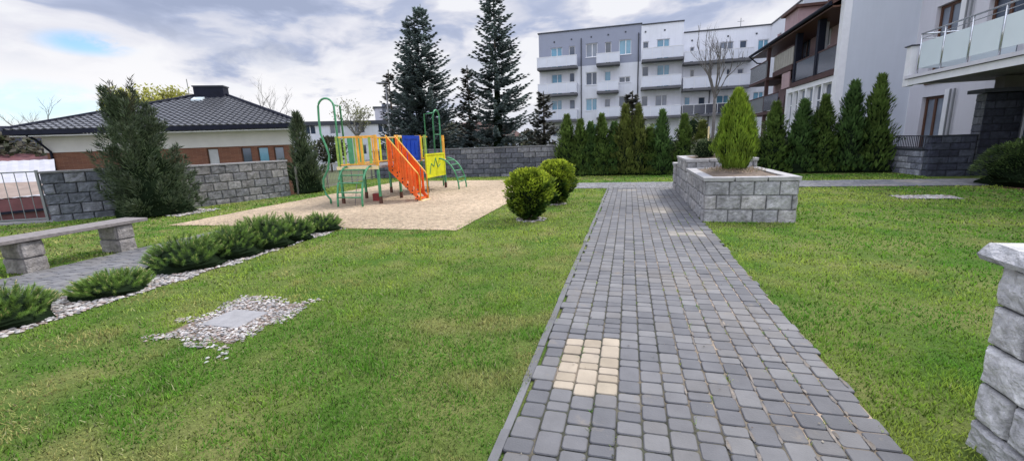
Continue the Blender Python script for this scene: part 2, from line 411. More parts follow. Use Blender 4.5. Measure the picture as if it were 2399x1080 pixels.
for cx, cy in lawn_cells():
    mx, my = cx+cell/2, cy+cell/2; d = math.hypot(mx, my)
    # camera view wedge with wide margin
    az = math.degrees(math.atan2(mx, my))
    if d > 2.2 and (az < -78 or az > 52): continue
    if d < 1.0: continue
    if d < 2.6: n, w, h = 7000, .0030, .034
    elif d < 4: n, w, h = 4600, .0040, .036
    elif d < 6: n, w, h = 2200, .0050, .038
    elif d < 9: n, w, h = 1000, .0080, .040
    elif d < 13: n, w, h = 480, .012, .042
    else: n, w, h = 260, .018, .045
    n = int(n*cell*cell)
    for k in range(n):
        x = cx+rnd()*cell; y = cy+rnd()*cell
        if not lawn_ok(x, y): continue
        hh = .68*h*(.6+.75*rnd())*(1+.6*fb(x, y, 6, 2.2)+.5*fb(x, y, 16, 6))
        if .6*fb(x, y, 8, 1.4) + .6*fb(x, y, 8, 5) > .34 and rnd() < .85: hh *= .3
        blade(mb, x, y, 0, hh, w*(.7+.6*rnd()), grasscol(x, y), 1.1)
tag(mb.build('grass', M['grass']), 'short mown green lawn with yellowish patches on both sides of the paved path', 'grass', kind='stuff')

# ---------------------------------------------------------------- pebbles
def stone_mesh(mb, x, y, z, r, col):
    n = 6; i = len(mb.v); a0 = rnd()*6.28; ex = ru(.7, 1.3); h = r*ru(.45, .8)
    rings = ((.75, 0), (1.0, .35), (.62, .85))
    for rr, hh in rings:
        for k in range(n):
            a = a0+k*2*math.pi/n; q = r*rr*ru(.85, 1.12); mb.v.append((x+math.cos(a)*q*ex, y+math.sin(a)*q/ex, z+h*hh)); mb.c.append(col if hh > .2 else mulc(col, .5))
    mb.v.append((x, y, z+h)); mb.c.append(mulc(col, 1.05))
    for q in range(2):
        for k in range(n): mb.f.append((i+q*n+k, i+q*n+(k+1) % n, i+(q+1)*n+(k+1) % n, i+(q+1)*n+k)); mb.mi.append(0)
    for k in range(n): mb.f.append((i+2*n+k, i+2*n+(k+1) % n, i+3*n)); mb.mi.append(0)
def pcol():
    c = random.choice([(.36, .34, .33), (.44, .42, .40), (.27, .26, .26), (.38, .33, .29), (.52, .50, .48), (.19, .185, .18), (.34, .27, .24), (.24, .21, .19)])
    return mulc(c, ru(.8, 1.15))
def pebble_patch(name, label, test, x0, x1, y0, y1, n, r0, r1, base):
    mb = MB()
    for k in range(n):
        x = ru(x0, x1); y = ru(y0, y1)
        if test(x, y): stone_mesh(mb, x, y, ru(0, .012), ru(r0, r1), pcol())
    mb.m = 1
    for a in base: mb.quad((a[0], a[2], .004), (a[1], a[2], .004), (a[1], a[3], .004), (a[0], a[3], .004))
    return tag(mb.build(name, [M['pebble'], M['soil']]), label, 'pebbles', kind='stuff')
pebble_patch('pebbles', 'strip of pale pebbles under the row of low pines beside the side path', lambda x, y: x < -5.36+.12*fb(x, y, 1, 2.5), -6.27, -5.2, 1.2, 7.15, 6500, .014, .029, [(-6.27, -5.42, 1.2, 7.1)])
pebble_patch('pebbles', 'square bed of pale pebbles around the concrete cover in the left lawn',
             lambda x, y: not (-3.78 < x < -3.36 and 2.83 < y < 3.2) and (-3.98+.26*fb(x, y, 1, 3.5)+ru(-.05, .05) < x < -3.08+.26*fb(x, y, 1, 3.5)+ru(-.05, .05)) and (2.53+.26*fb(x, y, 7, 3.5)+ru(-.05, .05) < y < 3.52+.26*fb(x, y, 7, 3.5)+ru(-.05, .05)) , -4.2, -2.9, 2.3, 3.8, 5000, .008, .017, [(-3.93, -3.14, 2.58, 3.46)])
mb = MB(); mb.box(-3.78, -3.36, 2.83, 3.2, -.02, .016)
tag(mb.build('inspection_cover', M['conc'], bevel=.004), 'pale grey concrete cover slab set in the pebble square of the left lawn', 'cover')
pebble_patch('pebbles', 'ring of grey pebbles around the foot of the nearer round yellow-green shrub', lambda x, y: .03 < (x+1.89)**2+(y-8.36)**2 < .10, -2.3, -1.5, 7.95, 8.75, 420, .016, .03, [])
pebble_patch('pebbles', 'ring of grey pebbles around the foot of the farther round yellow-green shrub', lambda x, y: .02 < (x+1.75)**2+(y-10.52)**2 < .08, -2.1, -1.4, 10.2, 10.9, 300, .016, .03, [])
pebble_patch('pebbles', 'thin bed of pale pebbles and bare soil in the far part of the right lawn', lambda x, y: 1, 5.88, 6.95, 11.36, 11.9, 700, .02, .04, [(5.9, 6.9, 11.4, 11.9)])
pebble_patch('pebbles', 'strip of grey pebbles at the foot of the tall juniper by the left wall', lambda x, y: 1, -12.4, -10.9, 8.2, 9.4, 500, .02, .045, [])
# stray stones
mb = MB()
for x, y in ((-3.02, 2.42), (-3.1, 2.33), (-2.95, 2.36), (-3.05, 2.28)): stone_mesh(mb, x, y, 0.006, .017, (.40, .40, .37))
tag(mb.build('pebbles', M['pebble']), 'few loose pale pebbles in the grass at the near corner of the pebble square', 'pebbles', kind='stuff')

# ---------------------------------------------------------------- split face stone walls
def rock_face(mb, P, a0, a1, z0, z1, col, res, amp, seed):
    """P(a, n, z) -> world; bulging rough face between a0..a1, z0..z1"""
    i0 = len(mb.v); g_ = .004
    a0 += g_; a1 -= g_; z0 += g_; z1 -= g_*.6
    def ticks(L_):
        n = max(1, int(L_/res)); bv = min(.010, L_*.1)
        return [0, bv] + [L_*(k+.5)/n for k in range(n) if bv*1.5 < L_*(k+.5)/n < L_-bv*1.5] + [L_-bv, L_]
    ta, tz = ticks(a1-a0), ticks(z1-z0); na, nz = len(ta)-1, len(tz)-1
    for j in range(nz+1):
        for i in range(na+1):
            a = a0+ta[i]; z = z0+tz[j]
            e = min(ta[i], a1-a0-ta[i], tz[j], z1-z0-tz[j]); k = 0 if e < .001 else min(1, .55+e/.05)
            n = amp*(k*(.75+.9*noise.noise(Vector((a*9+seed, z*9, seed*.7)))+.6*noise.noise(Vector((a*24, z*24+seed, seed)))) - (1-k)*.7)
            mb.v.append(P(a, n, z)); c = 1+.25*noise.noise(Vector((a*5, z*5, seed)))+.22*noise.noise(Vector((a*31, z*31, seed))); mb.c.append(mulc(col, c*(.6+.4*k)))
    for j in range(nz):
        for i in range(na):
            q = i0+j*(na+1)+i; mb.f.append((q, q+1, q+na+2, q+na+1)); mb.mi.append(0)
def rock_wall(mb, F, a0, a1, n, z0, z1, courses, bl=.4, res=.04, amp=.018, pal=((.34, .34, .35),), start=.0, flip=1):
    h = (z1-z0)/courses
    P = lambda a, nn, z: F.p(a, n+nn, z)
    for c in range(courses):
        a = a0 - (bl*.5 if c % 2 else 0) - start
        while a < a1-.02:
            s0 = max(a, a0); s1 = min(a+bl, a1)
            if s1-s0 > .04:
                col = mulc(random.choice(pal), ru(.85, 1.15)); rock_face(mb, P, s0, s1, z0+c*h, z0+(c+1)*h, col, res, amp, ru(0, 90))
            a += bl
LG = ((.40, .39, .39), (.34, .335, .34), (.43, .41, .40), (.37, .36, .36))
SHADED_G = ((.19, .20, .23), (.155, .165, .19), (.225, .23, .255), (.13, .14, .165))  # palette darkened to carry the shade on the wall by the railing
def walled_box(name, label, cat, x0, x1, y0, y1, z1, courses, pal, res, cap=.07, cap_w=None, z0=-.03, faces='SWEN', parent=None, bl=.4, capm='cap', amp=.018, over=.035):
    """rectangular block of masonry; cap is a ring (cap_w) or a lid"""
    root = thing(name, label, cat, (x0, y0, 0)) if parent is None else parent
    inv = Vector((-x0, -y0, 0)) if parent is None else Vector((0, 0, 0))
    mb = MB(); zt = z1-cap
    def loc(F):
        F.o = F.o + inv; return F
    if 'S' in faces: rock_wall(mb, loc(Frame((x0, y0), 0)), 0, x1-x0, 0, z0, zt, courses, bl, res, amp, pal)
    if 'N' in faces: rock_wall(mb, loc(Frame((x1, y1), math.pi)), 0, x1-x0, 0, z0, zt, courses, bl, res*1.6, amp, pal)
    if 'E' in faces: rock_wall(mb, loc(Frame((x1, y0), math.pi/2)), 0, y1-y0, 0, z0, zt, courses, bl, res*1.3, amp, pal, .12)
    if 'W' in faces: rock_wall(mb, loc(Frame((x0, y1), -math.pi/2)), 0, y1-y0, 0, z0, zt, courses, bl, res, amp, pal, .12)
    mb.m = 1; e = .012; mb.box(x0+e+inv.x, x1-e+inv.x, y0+e+inv.y, y1-e+inv.y, z0, zt-.002)
    mb.build('masonry', [M['stone'], M['mortard' if pal[0][0] < .27 else 'mortar']], root)
    mb = MB(); o = over
    X0, X1, Y0, Y1 = x0-o+inv.x, x1+o+inv.x, y0-o+inv.y, y1+o+inv.y
    w = cap_w or 0
    def capseg(a, b, c, d):
        # rough sided slab segments
        n = max(1, round(max(b-a, d-c)/.5))
        for k in range(n):
            if b-a > d-c: p, q, r_, s_ = a+(b-a)*k/n+.002, a+(b-a)*(k+1)/n-.002, c, d
            else: p, q, r_, s_ = a, b, c+(d-c)*k/n+.002, c+(d-c)*(k+1)/n-.002
            j = lambda: ru(-.006, .006); t = ru(-.003, .003)
            mb.hexa([(p+j()+.012, r_+j()+.012, zt), (q+j()-.012, r_+j()+.012, zt), (q+j()-.012, s_+j()-.012, zt), (p+j()+.012, s_+j()-.012, zt),
                     (p, r_, z1+t), (q, r_, z1+t), (q, s_, z1+t), (p, s_, z1+t)])
    if w:
        capseg(X0, X1, Y0, Y0+w); capseg(X0, X1, Y1-w, Y1); capseg(X0, X0+w, Y0+w+.002, Y1-w-.002); capseg(X1-w, X1, Y0+w+.002, Y1-w-.002)
        mb.build('cap', M[capm], root, bevel=.006)
        s_ = MB(); n = 10
        for j in range(n+1):
            for i in range(n+1):
                x = X0+w*.9+(X1-X0-1.8*w)*i/n; y = Y0+w*.9+(Y1-Y0-1.8*w)*j/n
                e2 = min(i, n-i, j, n-j); s_.v.append((x, y, z1-.03+.09*min(1, e2/4)+.02*fb(x, y, 0, 6))); s_.c.append((1, 1, 1))
        for j in range(n):
            for i in range(n): q = j*(n+1)+i; s_.f.append((q, q+1, q+n+2, q+n+1)); s_.mi.append(0)
        s_.build('soil', M['soil'], root, smooth=True)
    else:
        capseg(X0, X1, Y0, Y1); mb.build('cap', M[capm], root, bevel=.006)
    return root
pl = walled_box('stone_planter', 'low grey stone block planter beside the path holding the golden conifer', 'planter', 1.33, 2.81, 8.36, 10.90, .80, 3, LG, .022, cap_w=.2)
# dry twigs / straw on its soil
mb = MB()
for k in range(1500):
    a = rnd()*6.28; r_ = ru(.05, .62); x = .72+math.cos(a)*r_*.9; y = 1.25+math.sin(a)*r_*1.2; z = .80+.07*(1-r_)
    col = mulc(random.choice(((.30, .21, .14), (.22, .15, .10), (.38, .28, .18), (.16, .17, .08))), ru(.7, 1.2))
    d = Vector((ru(-1, 1), ru(-1, 1), ru(.1, .9))).normalized(); mb.leaf(Vector((x, y, z)), d, Vector((-d.y, d.x, 0)).normalized(), ru(.04, .10), .004, col)
mb.build('dry_stems', M['leaf'], pl)
walled_box('stone_planter', 'higher grey stone block planter behind the first one, holding the bare tree', 'planter', 1.33, 2.81, 10.97, 13.02, 1.0, 4, LG, .03, cap_w=.2)
walled_box('stone_wall', 'short stub of grey stone wall at the far end of the two planters', 'wall', 1.28, 1.62, 13.12, 13.6, .79, 3, LG, .04)

# left walls
def seg_wall(name, label, A, B, z1, z0, th, courses, pal, res, cap=.055, bl=.4, capm='cap', amp=.02, over=.03):
    root = thing(name, label, 'wall', (A[0], A[1], 0))
    dx, dy = B[0]-A[0], B[1]-A[1]; L = math.hypot(dx, dy); F = Frame((0, 0), math.atan2(dy, dx))
    mb = MB(); zt = z1-cap
    rock_wall(mb, F, 0, L, 0, z0, zt, courses, bl, res, amp, pal)
    F2 = Frame((dx, dy), math.atan2(-dy, -dx)); F2.o = F2.o + Vector((-F.N.x*th, -F.N.y*th, 0)); rock_wall(mb, F2, 0, L, 0, z0, zt, courses, bl, .1, amp, pal)
    for (q, ang) in (((0, 0), F.N), ((dx, dy), F.N)): pass
    E = Frame((dx, dy), math.atan2(dy, dx)+math.pi/2); rock_wall(mb, E, 0, th, 0, z0, zt, courses, bl, res, amp, pal)
    E2 = Frame((-F.N.x*th, -F.N.y*th), math.atan2(dy, dx)-math.pi/2); rock_wall(mb, E2, 0, th, 0, z0, zt, courses, bl, res, amp, pal)
    mb.m = 1; F.box(mb, .012, L-.012, -th+.012, -.012, z0, zt-.002)
    mb.build('masonry', [M['stone'], M['mortard' if pal[0][0] < .27 else 'mortar']], root)
    mb = MB(); n = max(1, round(L/.5))
    for k in range(n): F.box(mb, -over+(L+2*over)*k/n+.002, -over+(L+2*over)*(k+1)/n-.002, -th-over, over, zt, z1+ru(-.003, .003))
    mb.build('cap', M[capm], root, bevel=.008)
    return root
MG = ((.27, .262, .262), (.20, .20, .21), (.30, .29, .283), (.24, .232, .23))
seg_wall('stone_wall', 'grey split stone wall with shade put into its colour, between the metal railing and the tall juniper', (-13.92, 7.28), (-12.33, 9.38), 1.25, -.1, .28, 5, SHADED_G, .05, capm='mortar')
seg_wall('stone_wall', 'sunlit weathered grey stone wall right of the tall juniper, in front of the brick bungalow', (-12.30, 9.45), (-11.34, 12.46), 1.22, -.1, .28, 5, MG, .05, capm='conc')
seg_wall('stone_wall', 'long dark grey stone wall at the back of the playground', (-12.3, 19.25), (-3.16, 19.25), 1.34, -.1, .25, 6, ((.13, .135, .16), (.17, .17, .195), (.11, .115, .135), (.20, .20, .215)), .08, capm='mortar', bl=.55)
seg_wall('stone_wall', 'dark grey wall hidden behind the row of columnar thujas', (-3.1, 19.9), (9.1, 19.9), 1.36, -.1, .25, 5, ((.055, .06, .075), (.07, .075, .09)), .12, capm='darkm', bl=.55)
# right side walls by the entrance
r = walled_box('stone_wall', 'low grey stone wall topped with a dark railing at the right end of the hedge', 'wall', 9.12, 9.35, 17.0, 19.6, .86, 4, ((.25, .26, .31), (.33, .34, .38), (.20, .21, .26)), .06, faces='WES', capm='darkm')
mb = MB()
for k in range(27): mb.box(.10, .12, .05+k*.095, .065+k*.095, .86, 1.24)
mb.box(.085, .135, 0, 2.6, 1.24, 1.275); mb.box(.09, .13, 0, 2.6, .875, .90)
mb.build('railing', M['darkm'], r)
walled_box('stone_wall', 'dark blue-grey stone wall facing the cross path beside the entrance', 'wall', 9.14, 10.28, 16.68, 16.95, 1.27, 6, ((.07, .078, .108), (.09, .10, .13), (.052, .057, .085)), .06, cap=.04, faces='SW', capm='darkm', bl=.5)

# foreground wall at the right edge
fw = thing('stone_wall', 'light grey rough stone wall with projecting cap in the right foreground corner', 'wall', (1.67, 2.42, 0))
mb = MB(); Fw = Frame((0, 0), -math.pi/2)   # outward normal -x ; a runs toward the camera
FG = ((.56, .55, .56), (.51, .505, .515), (.60, .59, .59))
h = .205; za = -.06
for c in range(5):
    a = 0 if c % 2 == 0 else -.22
    while a < 3.2:
        s0, s1 = max(a, 0), a+.42
        rock_face(mb, lambda q, n, z: Fw.p(q, n, z), s0, s1, za+c*(.98/5), za+(c+1)*(.98/5), random.choice(FG), .009 if a < .6 else .03, .017, ru(0, 99)); a += .42
Fn = Frame((.36, 0), math.pi)
for c in range(5):
    rock_face(mb, lambda q, n, z: Fn.p(q, n, z), 0, .36, za+c*(.98/5), za+(c+1)*(.98/5), random.choice(FG), .011, .018, ru(0, 99))
mb.m = 1; mb.box(.02, .34, -3.2, -.02, za, .918)
mb.build('masonry', [M['stone'], M['mortar']], fw)
mb = MB(); zt = .922
na = 60
def capp(t, k):   # profile around the slab edge; k 0 bottom, 1 mid, 2 top
    return
out = []
rows = [(-.035, .0), (-.05, .026), (-.028, .052), (-.002, .08)]     # (x offset outward, dz)
for k in range(na+1):
    y = .085 - 3.2*k/na
    out.append([Vector((o_ + .018*noise.noise(Vector((y*14, j*1.9, 2)))+.009*noise.noise(Vector((y*45, j*3.1, 2))), y, zt+dz+.004*noise.noise(Vector((y*20, j, 5))))) for j, (o_, dz) in enumerate(rows)])
for k in range(na):
    for j in range(3): mb.quad(out[k+1][j], out[k][j], out[k][j+1], out[k+1][j+1], (.46, .455, .47))
back = []
for k in range(13):
    x = -.035 + .495*k/12
    back.append([Vector((rows[j][0] if k == 0 else x, .085+(.0, .012, -.01, -.03)[j]*(0 if k == 0 else 1)+(0 if k == 0 else .01)*noise.noise(Vector((x*14, j*1.3, 8))), zt+rows[j][1])) for j in range(4)])
for k in range(12):
    for j in range(3): mb.quad(back[k][j], back[k+1][j], back[k+1][j+1], back[k][j+1], (.46, .455, .47))
for j in range(3): mb.quad(out[0][j], back[0][j], back[0][j+1], out[0][j+1], (.46, .455, .47))
mb.quad((-.035, .08, zt), (-.035, -3.1, zt), (.46, -3.1, zt), (.46, .08, zt), (.2, .2, .2))
zz = zt+.081
for k in range(na):
    mb.quad(out[k][3], out[k+1][3], (.46, out[k+1][3].y, zz), (.46, out[k][3].y, zz), (.56, .555, .55))
mb.build('cap', M['stone'], fw)

# ---------------------------------------------------------------- bench
b = thing('stone_bench', 'low bench of weathered planks on grey stone block legs beside the side path', 'bench', (-8.2, 4.4, 0))
for y0 in (-.62, .55, -1.75):
    mb = MB(); w = .25
    for c in range(2):
        z0, z1 = -.02+c*.235, .21+c*.235
        for F, L in ((Frame((.2, y0), math.pi/2), w), (Frame((-.22, y0), 0), .42), (Frame((.2, y0+w), math.pi), .42), (Frame((-.22, y0+w), -math.pi/2), w)):
            rock_face(mb, lambda a, n, z, F=F: F.p(a, n, z), 0, L, z0, z1, (.36, .335, .32), .025, .016, ru(0, 99))
    mb.m = 1; mb.box(-.205, .185, y0+.015, y0+w-.015, -.02, .448)
    mb.build('leg', [M['stone'], M['mortar']], b)
for k in range(3):
    mb = MB(); mb.box(-.26+k*.175, -.26+k*.175+.165, -2.4, 1.02, .452, .505); mb.build('seat_plank', M['wood'], b, bevel=.006)

# ---------------------------------------------------------------- railing left
def railing(name, label, A, B, z0, z1, step, m, thick=.012, posts=2.0):
    root = thing(name, label, 'railing', (A[0], A[1], 0)); dx, dy = B[0]-A[0], B[1]-A[1]; L = math.hypot(dx, dy); F = Frame((0, 0), math.atan2(dy, dx))
    mb = MB(); a = step
    while a < L: F.box(mb, a-thick/2, a+thick/2, -thick/2, thick/2, z0+.1, z1-.02); a += step
    mb.build('bars', m, root)
    mb = MB(); F.box(mb, 0, L, -.02, .02, z1-.03, z1); F.box(mb, 0, L, -.02, .02, z0+.08, z0+.12); mb.build('rails', m, root)
    a = .03
    while a <= L+.01:
        mb = MB(); F.box(mb, a-.025, a+.025, -.025, .025, z0-.3, z1+.02); mb.build('post', m, root); a += posts
    return root
railing('metal_railing', 'thin grey metal railing left of the shaded stone wall above the sheds', (-13.95, 7.27), (-18.1, 4.9), 0, 1.27, .235, M['rail'])
mb = MB(); Fq = Frame((-13.9, 7.36), math.atan2(-2.4, -4.15)); Fq.box(mb, 0, 4.8, -.1, .1, -.3, .045); tag(mb.build('concrete_kerb', M['conc']), 'pale concrete kerb under the thin grey metal railing', 'kerb')
railing('metal_railing', 'low pale railing behind the dark conifer left of the playground', (-11.25, 12.7), (-12.15, 19.0), 0, .95, .12, M['paleb'])

# ---------------------------------------------------------------- foliage
def up_sprays(mb, n, h, prof, ls, ws, cols, dens_in=.35, lean=.5, z0=0.0, seed=0, flat=False, jag=.12, coneup=1.0):
    for k in range(n):
        t = rnd()**1.15; a = rnd()*6.2832; z = z0 + (h-z0)*t
        R_ = prof(t)*(1+jag*2*noise.noise(Vector((math.cos(a)*2.2, math.sin(a)*2.2, z*3.2+seed)))+jag*noise.noise(Vector((math.cos(a)*6, math.sin(a)*6, z*9+seed))))
        q = 1 - dens_in*rnd()**2; r_ = R_*q
        p = Vector((math.cos(a)*r_, math.sin(a)*r_, z))
        d = Vector((math.cos(a)*lean+ru(-.35, .35), math.sin(a)*lean+ru(-.35, .35), coneup+ru(-.25, .25))).normalized()
        w = Vector((-math.sin(a)+ru(-.5, .5), math.cos(a)+ru(-.5, .5), ru(-.2, .2))).normalized()
        s = noise.noise(Vector((p.x*4, p.y*4, p.z*4+seed)))
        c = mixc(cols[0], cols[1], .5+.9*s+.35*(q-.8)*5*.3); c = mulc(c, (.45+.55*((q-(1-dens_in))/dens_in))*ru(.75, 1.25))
        mb.leaf(p, d, w, ls*ru(.6, 1.3), ws*ru(.6, 1.2), c, mixc(c, cols[2], .5))
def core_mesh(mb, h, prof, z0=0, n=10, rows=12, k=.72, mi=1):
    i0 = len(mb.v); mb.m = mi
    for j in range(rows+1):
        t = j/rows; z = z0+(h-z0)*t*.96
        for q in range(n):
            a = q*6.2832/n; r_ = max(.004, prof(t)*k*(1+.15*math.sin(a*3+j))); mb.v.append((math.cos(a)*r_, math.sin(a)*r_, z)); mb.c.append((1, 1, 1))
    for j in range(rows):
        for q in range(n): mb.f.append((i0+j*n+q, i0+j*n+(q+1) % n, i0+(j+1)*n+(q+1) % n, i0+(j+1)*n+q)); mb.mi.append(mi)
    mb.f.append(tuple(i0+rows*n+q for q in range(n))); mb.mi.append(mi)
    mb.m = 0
def trunk(root, pts, r0, r1, m='bark', name='trunk', n=8):
    mb = MB(); mb.tube(pts, r0, n, None, r1); return mb.build(name, M[m], root, smooth=True)

# hedge thujas: three unit variants (height 2.5, base radius .5)
def thuja_proto(label, seed, cols, h=2.5, r=.46, n=3600):
    root = thing('thuja', label, 'thuja', (0, 0, 0), group='columnar thujas along the back wall')
    prof = lambda t: r*(1.35*(1-t)**.95*(1+.13*math.sin(t*17+seed*2)) + .03)
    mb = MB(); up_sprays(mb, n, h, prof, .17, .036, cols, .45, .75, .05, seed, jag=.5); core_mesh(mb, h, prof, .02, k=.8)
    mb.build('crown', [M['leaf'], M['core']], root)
    trunk(root, [(0, 0, -.05), (0, 0, .35)], .05, .04)
    return root
TC = [((.016, .040, .012), (.13, .22, .050), (.27, .37, .09)), ((.022, .042, .014), (.155, .20, .045), (.31, .33, .09)), ((.014, .040, .016), (.10, .19, .055), (.19, .31, .09))]
p0 = thuja_proto('dark bushy thuja at the left end of the hedge, against the long dark wall', 1, TC[0])
p1 = thuja_proto('yellowish-brown topped broad thuja, tallest in the left hedge row', 2, TC[1])
p2 = thuja_proto('slim dark green thuja with a pointed top near the middle of the hedge', 3, TC[2])
# (proto, x, y, height, width factor, label)
LH = [(p0, -2.62, 19.2, 2.52, 1.1, None), (p1, -.16, 19.15, 2.80, 1.05, None), (p2, 1.29, 19.1, 2.52, .95, None),
      (p0, -2.03, 19.15, 2.30, 1.05, 'low rounded thuja, second from the left end of the hedge'),
      (p2, -1.60, 19.25, 2.20, 1.0, 'short dark thuja, third from the left end of the hedge'),
      (p0, -1.13, 19.15, 2.48, 1.0, 'slim green thuja just left of the brown-topped tallest one'),
      (p1, .36, 19.1, 2.76, .92, 'yellowish thuja just right of the brown-topped tallest one'),
      (p2, -.62, 19.3, 2.15, 1.05, 'short thuja squeezed in left of the brown-topped tallest one'),
      (p0, .82, 19.3, 1.85, 1.1, 'lowest thuja of the hedge, filling the gap left of the slim pointed one'),
      (p0, 2.15, 19.1, 2.30, .95, 'light green thuja behind the path, between the slim pointed one and the planters'),
      (p1, 2.85, 19.25, 2.05, 1.0, 'thuja half hidden by the bare tree trunk above the far planter'),
      (p2, 3.6, 19.1, 2.1, 1.0, 'thuja mostly hidden behind the golden conifer'),
      (p2, 4.5, 19.1, 2.2, 1.1, 'thuja just right of the golden conifer, partly hidden by it'),
      (p0, 5.38, 19.0, 2.58, 1.15, 'thuja in front of the white bay window, left of the other dark thujas there'),
      (p2, 6.31, 19.0, 2.62, 1.15, 'dark thuja below the middle of the white framed bay window'),
      (p0, 7.0, 19.0, 2.72, 1.1, 'dark thuja at the right end of the white framed bay window'),
      (p2, 7.86, 18.95, 3.14, 1.18, 'tall pointed thuja against the left part of the blank grey end wall'),
      (p0, 8.62, 18.9, 3.28, 1.15, 'tallest thuja, at the right end of the hedge against the blank grey wall')]
for k, (pr, x, y, hh, wf, lab) in enumerate(LH):
    s = (wf*.97, wf*.97, hh/2.5)
    if lab is None: pr.location = (x, y, 0); pr.scale = s; pr.rotation_euler.z = k
    else: dup(pr, (x, y, 0), k*1.9, s, lab)
# low dense greenery between the thuja feet is the thujas themselves; a few shrubs behind the wall
def shrub(name, label, cat, loc, rx, h, n, cols, ls=.09, ws=.03, z0=.1, prof=None, inner=.4, lean=.9, coneup=.5, jag=.15, trunkh=0, group=None, corek=.72, seed=5):
    root = thing(name, label, cat, loc, group=group)
    prof = prof or (lambda t: rx*math.sqrt(max(0, 1-(2*t-1)**2))**.8+.01)
    mb = MB(); up_sprays(mb, n, h, prof, ls, ws, cols, inner, lean, z0, seed, jag=jag, coneup=coneup); core_mesh(mb, h, prof, z0, k=corek)
    mb.build('crown', [M['leaf'], M['core']], root)
    if trunkh: trunk(root, [(0, 0, -.05), (.01, .01, trunkh)], .045, .035)
    return root
shrub('shrub', 'light green deciduous bush showing between the thujas, behind the back wall', 'shrub', (1.0, 21.0, -1.2), .9, 3.3, 900, ((.06, .10, .03), (.13, .19, .05), (.2, .26, .08)), .13, .06)
shrub('shrub', 'olive green bush behind the wall, left of the bare tree trunk', 'shrub', (2.7, 20.8, -1.2), .7, 3.6, 900, ((.04, .06, .02), (.08, .10, .03), (.12, .13, .05)), .13, .05)
shrub('shrub', 'small round grey-green conifer on the far planter, left of the bare trunk', 'shrub', (1.80, 11.6, .98), .30, .46, 1500, ((.05, .08, .035), (.10, .14, .06), (.16, .2, .10)), .05, .01, z0=-.02)
# golden conifer
gc = thing('golden_conifer', 'egg-shaped golden green conifer planted in the low stone planter', 'conifer', (2.05, 9.62, .82))
gprof = lambda t: .42*(min(1, (.42+t*2.2)))*(1-t**2.4)**.7*(1-.22*t)+.01
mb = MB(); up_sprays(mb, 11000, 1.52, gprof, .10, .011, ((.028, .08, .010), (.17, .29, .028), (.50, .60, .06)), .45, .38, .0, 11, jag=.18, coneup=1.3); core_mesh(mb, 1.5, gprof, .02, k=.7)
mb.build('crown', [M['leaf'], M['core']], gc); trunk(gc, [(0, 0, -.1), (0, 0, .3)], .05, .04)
# globe thujas
GC_ = ((.035, .080, .013), (.21, .32, .03), (.66, .72, .06))
def globe(label, loc, h, r, seed):
    root = thing('globe_thuja', label, 'shrub', loc, group='round yellow-green shrubs in the lawn')
    prof = lambda t: r*math.sqrt(max(0, 1-(2*min(1, t*.97+.03)-1)**2))**.75*(.72+.36*min(1, t*1.6))+.01
    mb = MB()
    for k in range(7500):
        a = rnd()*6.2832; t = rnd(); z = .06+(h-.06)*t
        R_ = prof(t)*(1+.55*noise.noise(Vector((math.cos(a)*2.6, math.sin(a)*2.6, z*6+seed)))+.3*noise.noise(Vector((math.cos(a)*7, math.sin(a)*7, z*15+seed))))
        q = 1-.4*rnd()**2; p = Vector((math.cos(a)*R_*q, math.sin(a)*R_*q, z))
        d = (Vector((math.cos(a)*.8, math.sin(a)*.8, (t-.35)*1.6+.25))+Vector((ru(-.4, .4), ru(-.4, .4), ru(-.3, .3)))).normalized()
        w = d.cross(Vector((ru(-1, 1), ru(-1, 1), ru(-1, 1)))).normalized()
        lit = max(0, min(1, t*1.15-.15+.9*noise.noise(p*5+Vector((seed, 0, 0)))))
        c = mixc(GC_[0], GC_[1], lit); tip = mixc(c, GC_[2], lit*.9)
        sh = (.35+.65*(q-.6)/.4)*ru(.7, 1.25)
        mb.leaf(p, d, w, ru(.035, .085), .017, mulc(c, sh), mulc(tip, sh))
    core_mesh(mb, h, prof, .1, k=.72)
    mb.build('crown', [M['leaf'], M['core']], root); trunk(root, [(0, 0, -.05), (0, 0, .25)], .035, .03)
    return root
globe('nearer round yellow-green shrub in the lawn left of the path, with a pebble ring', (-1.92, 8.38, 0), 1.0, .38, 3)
globe('farther round yellow-green shrub, half behind the nearer one', (-1.72, 10.55, 0), 1.06, .39, 8)

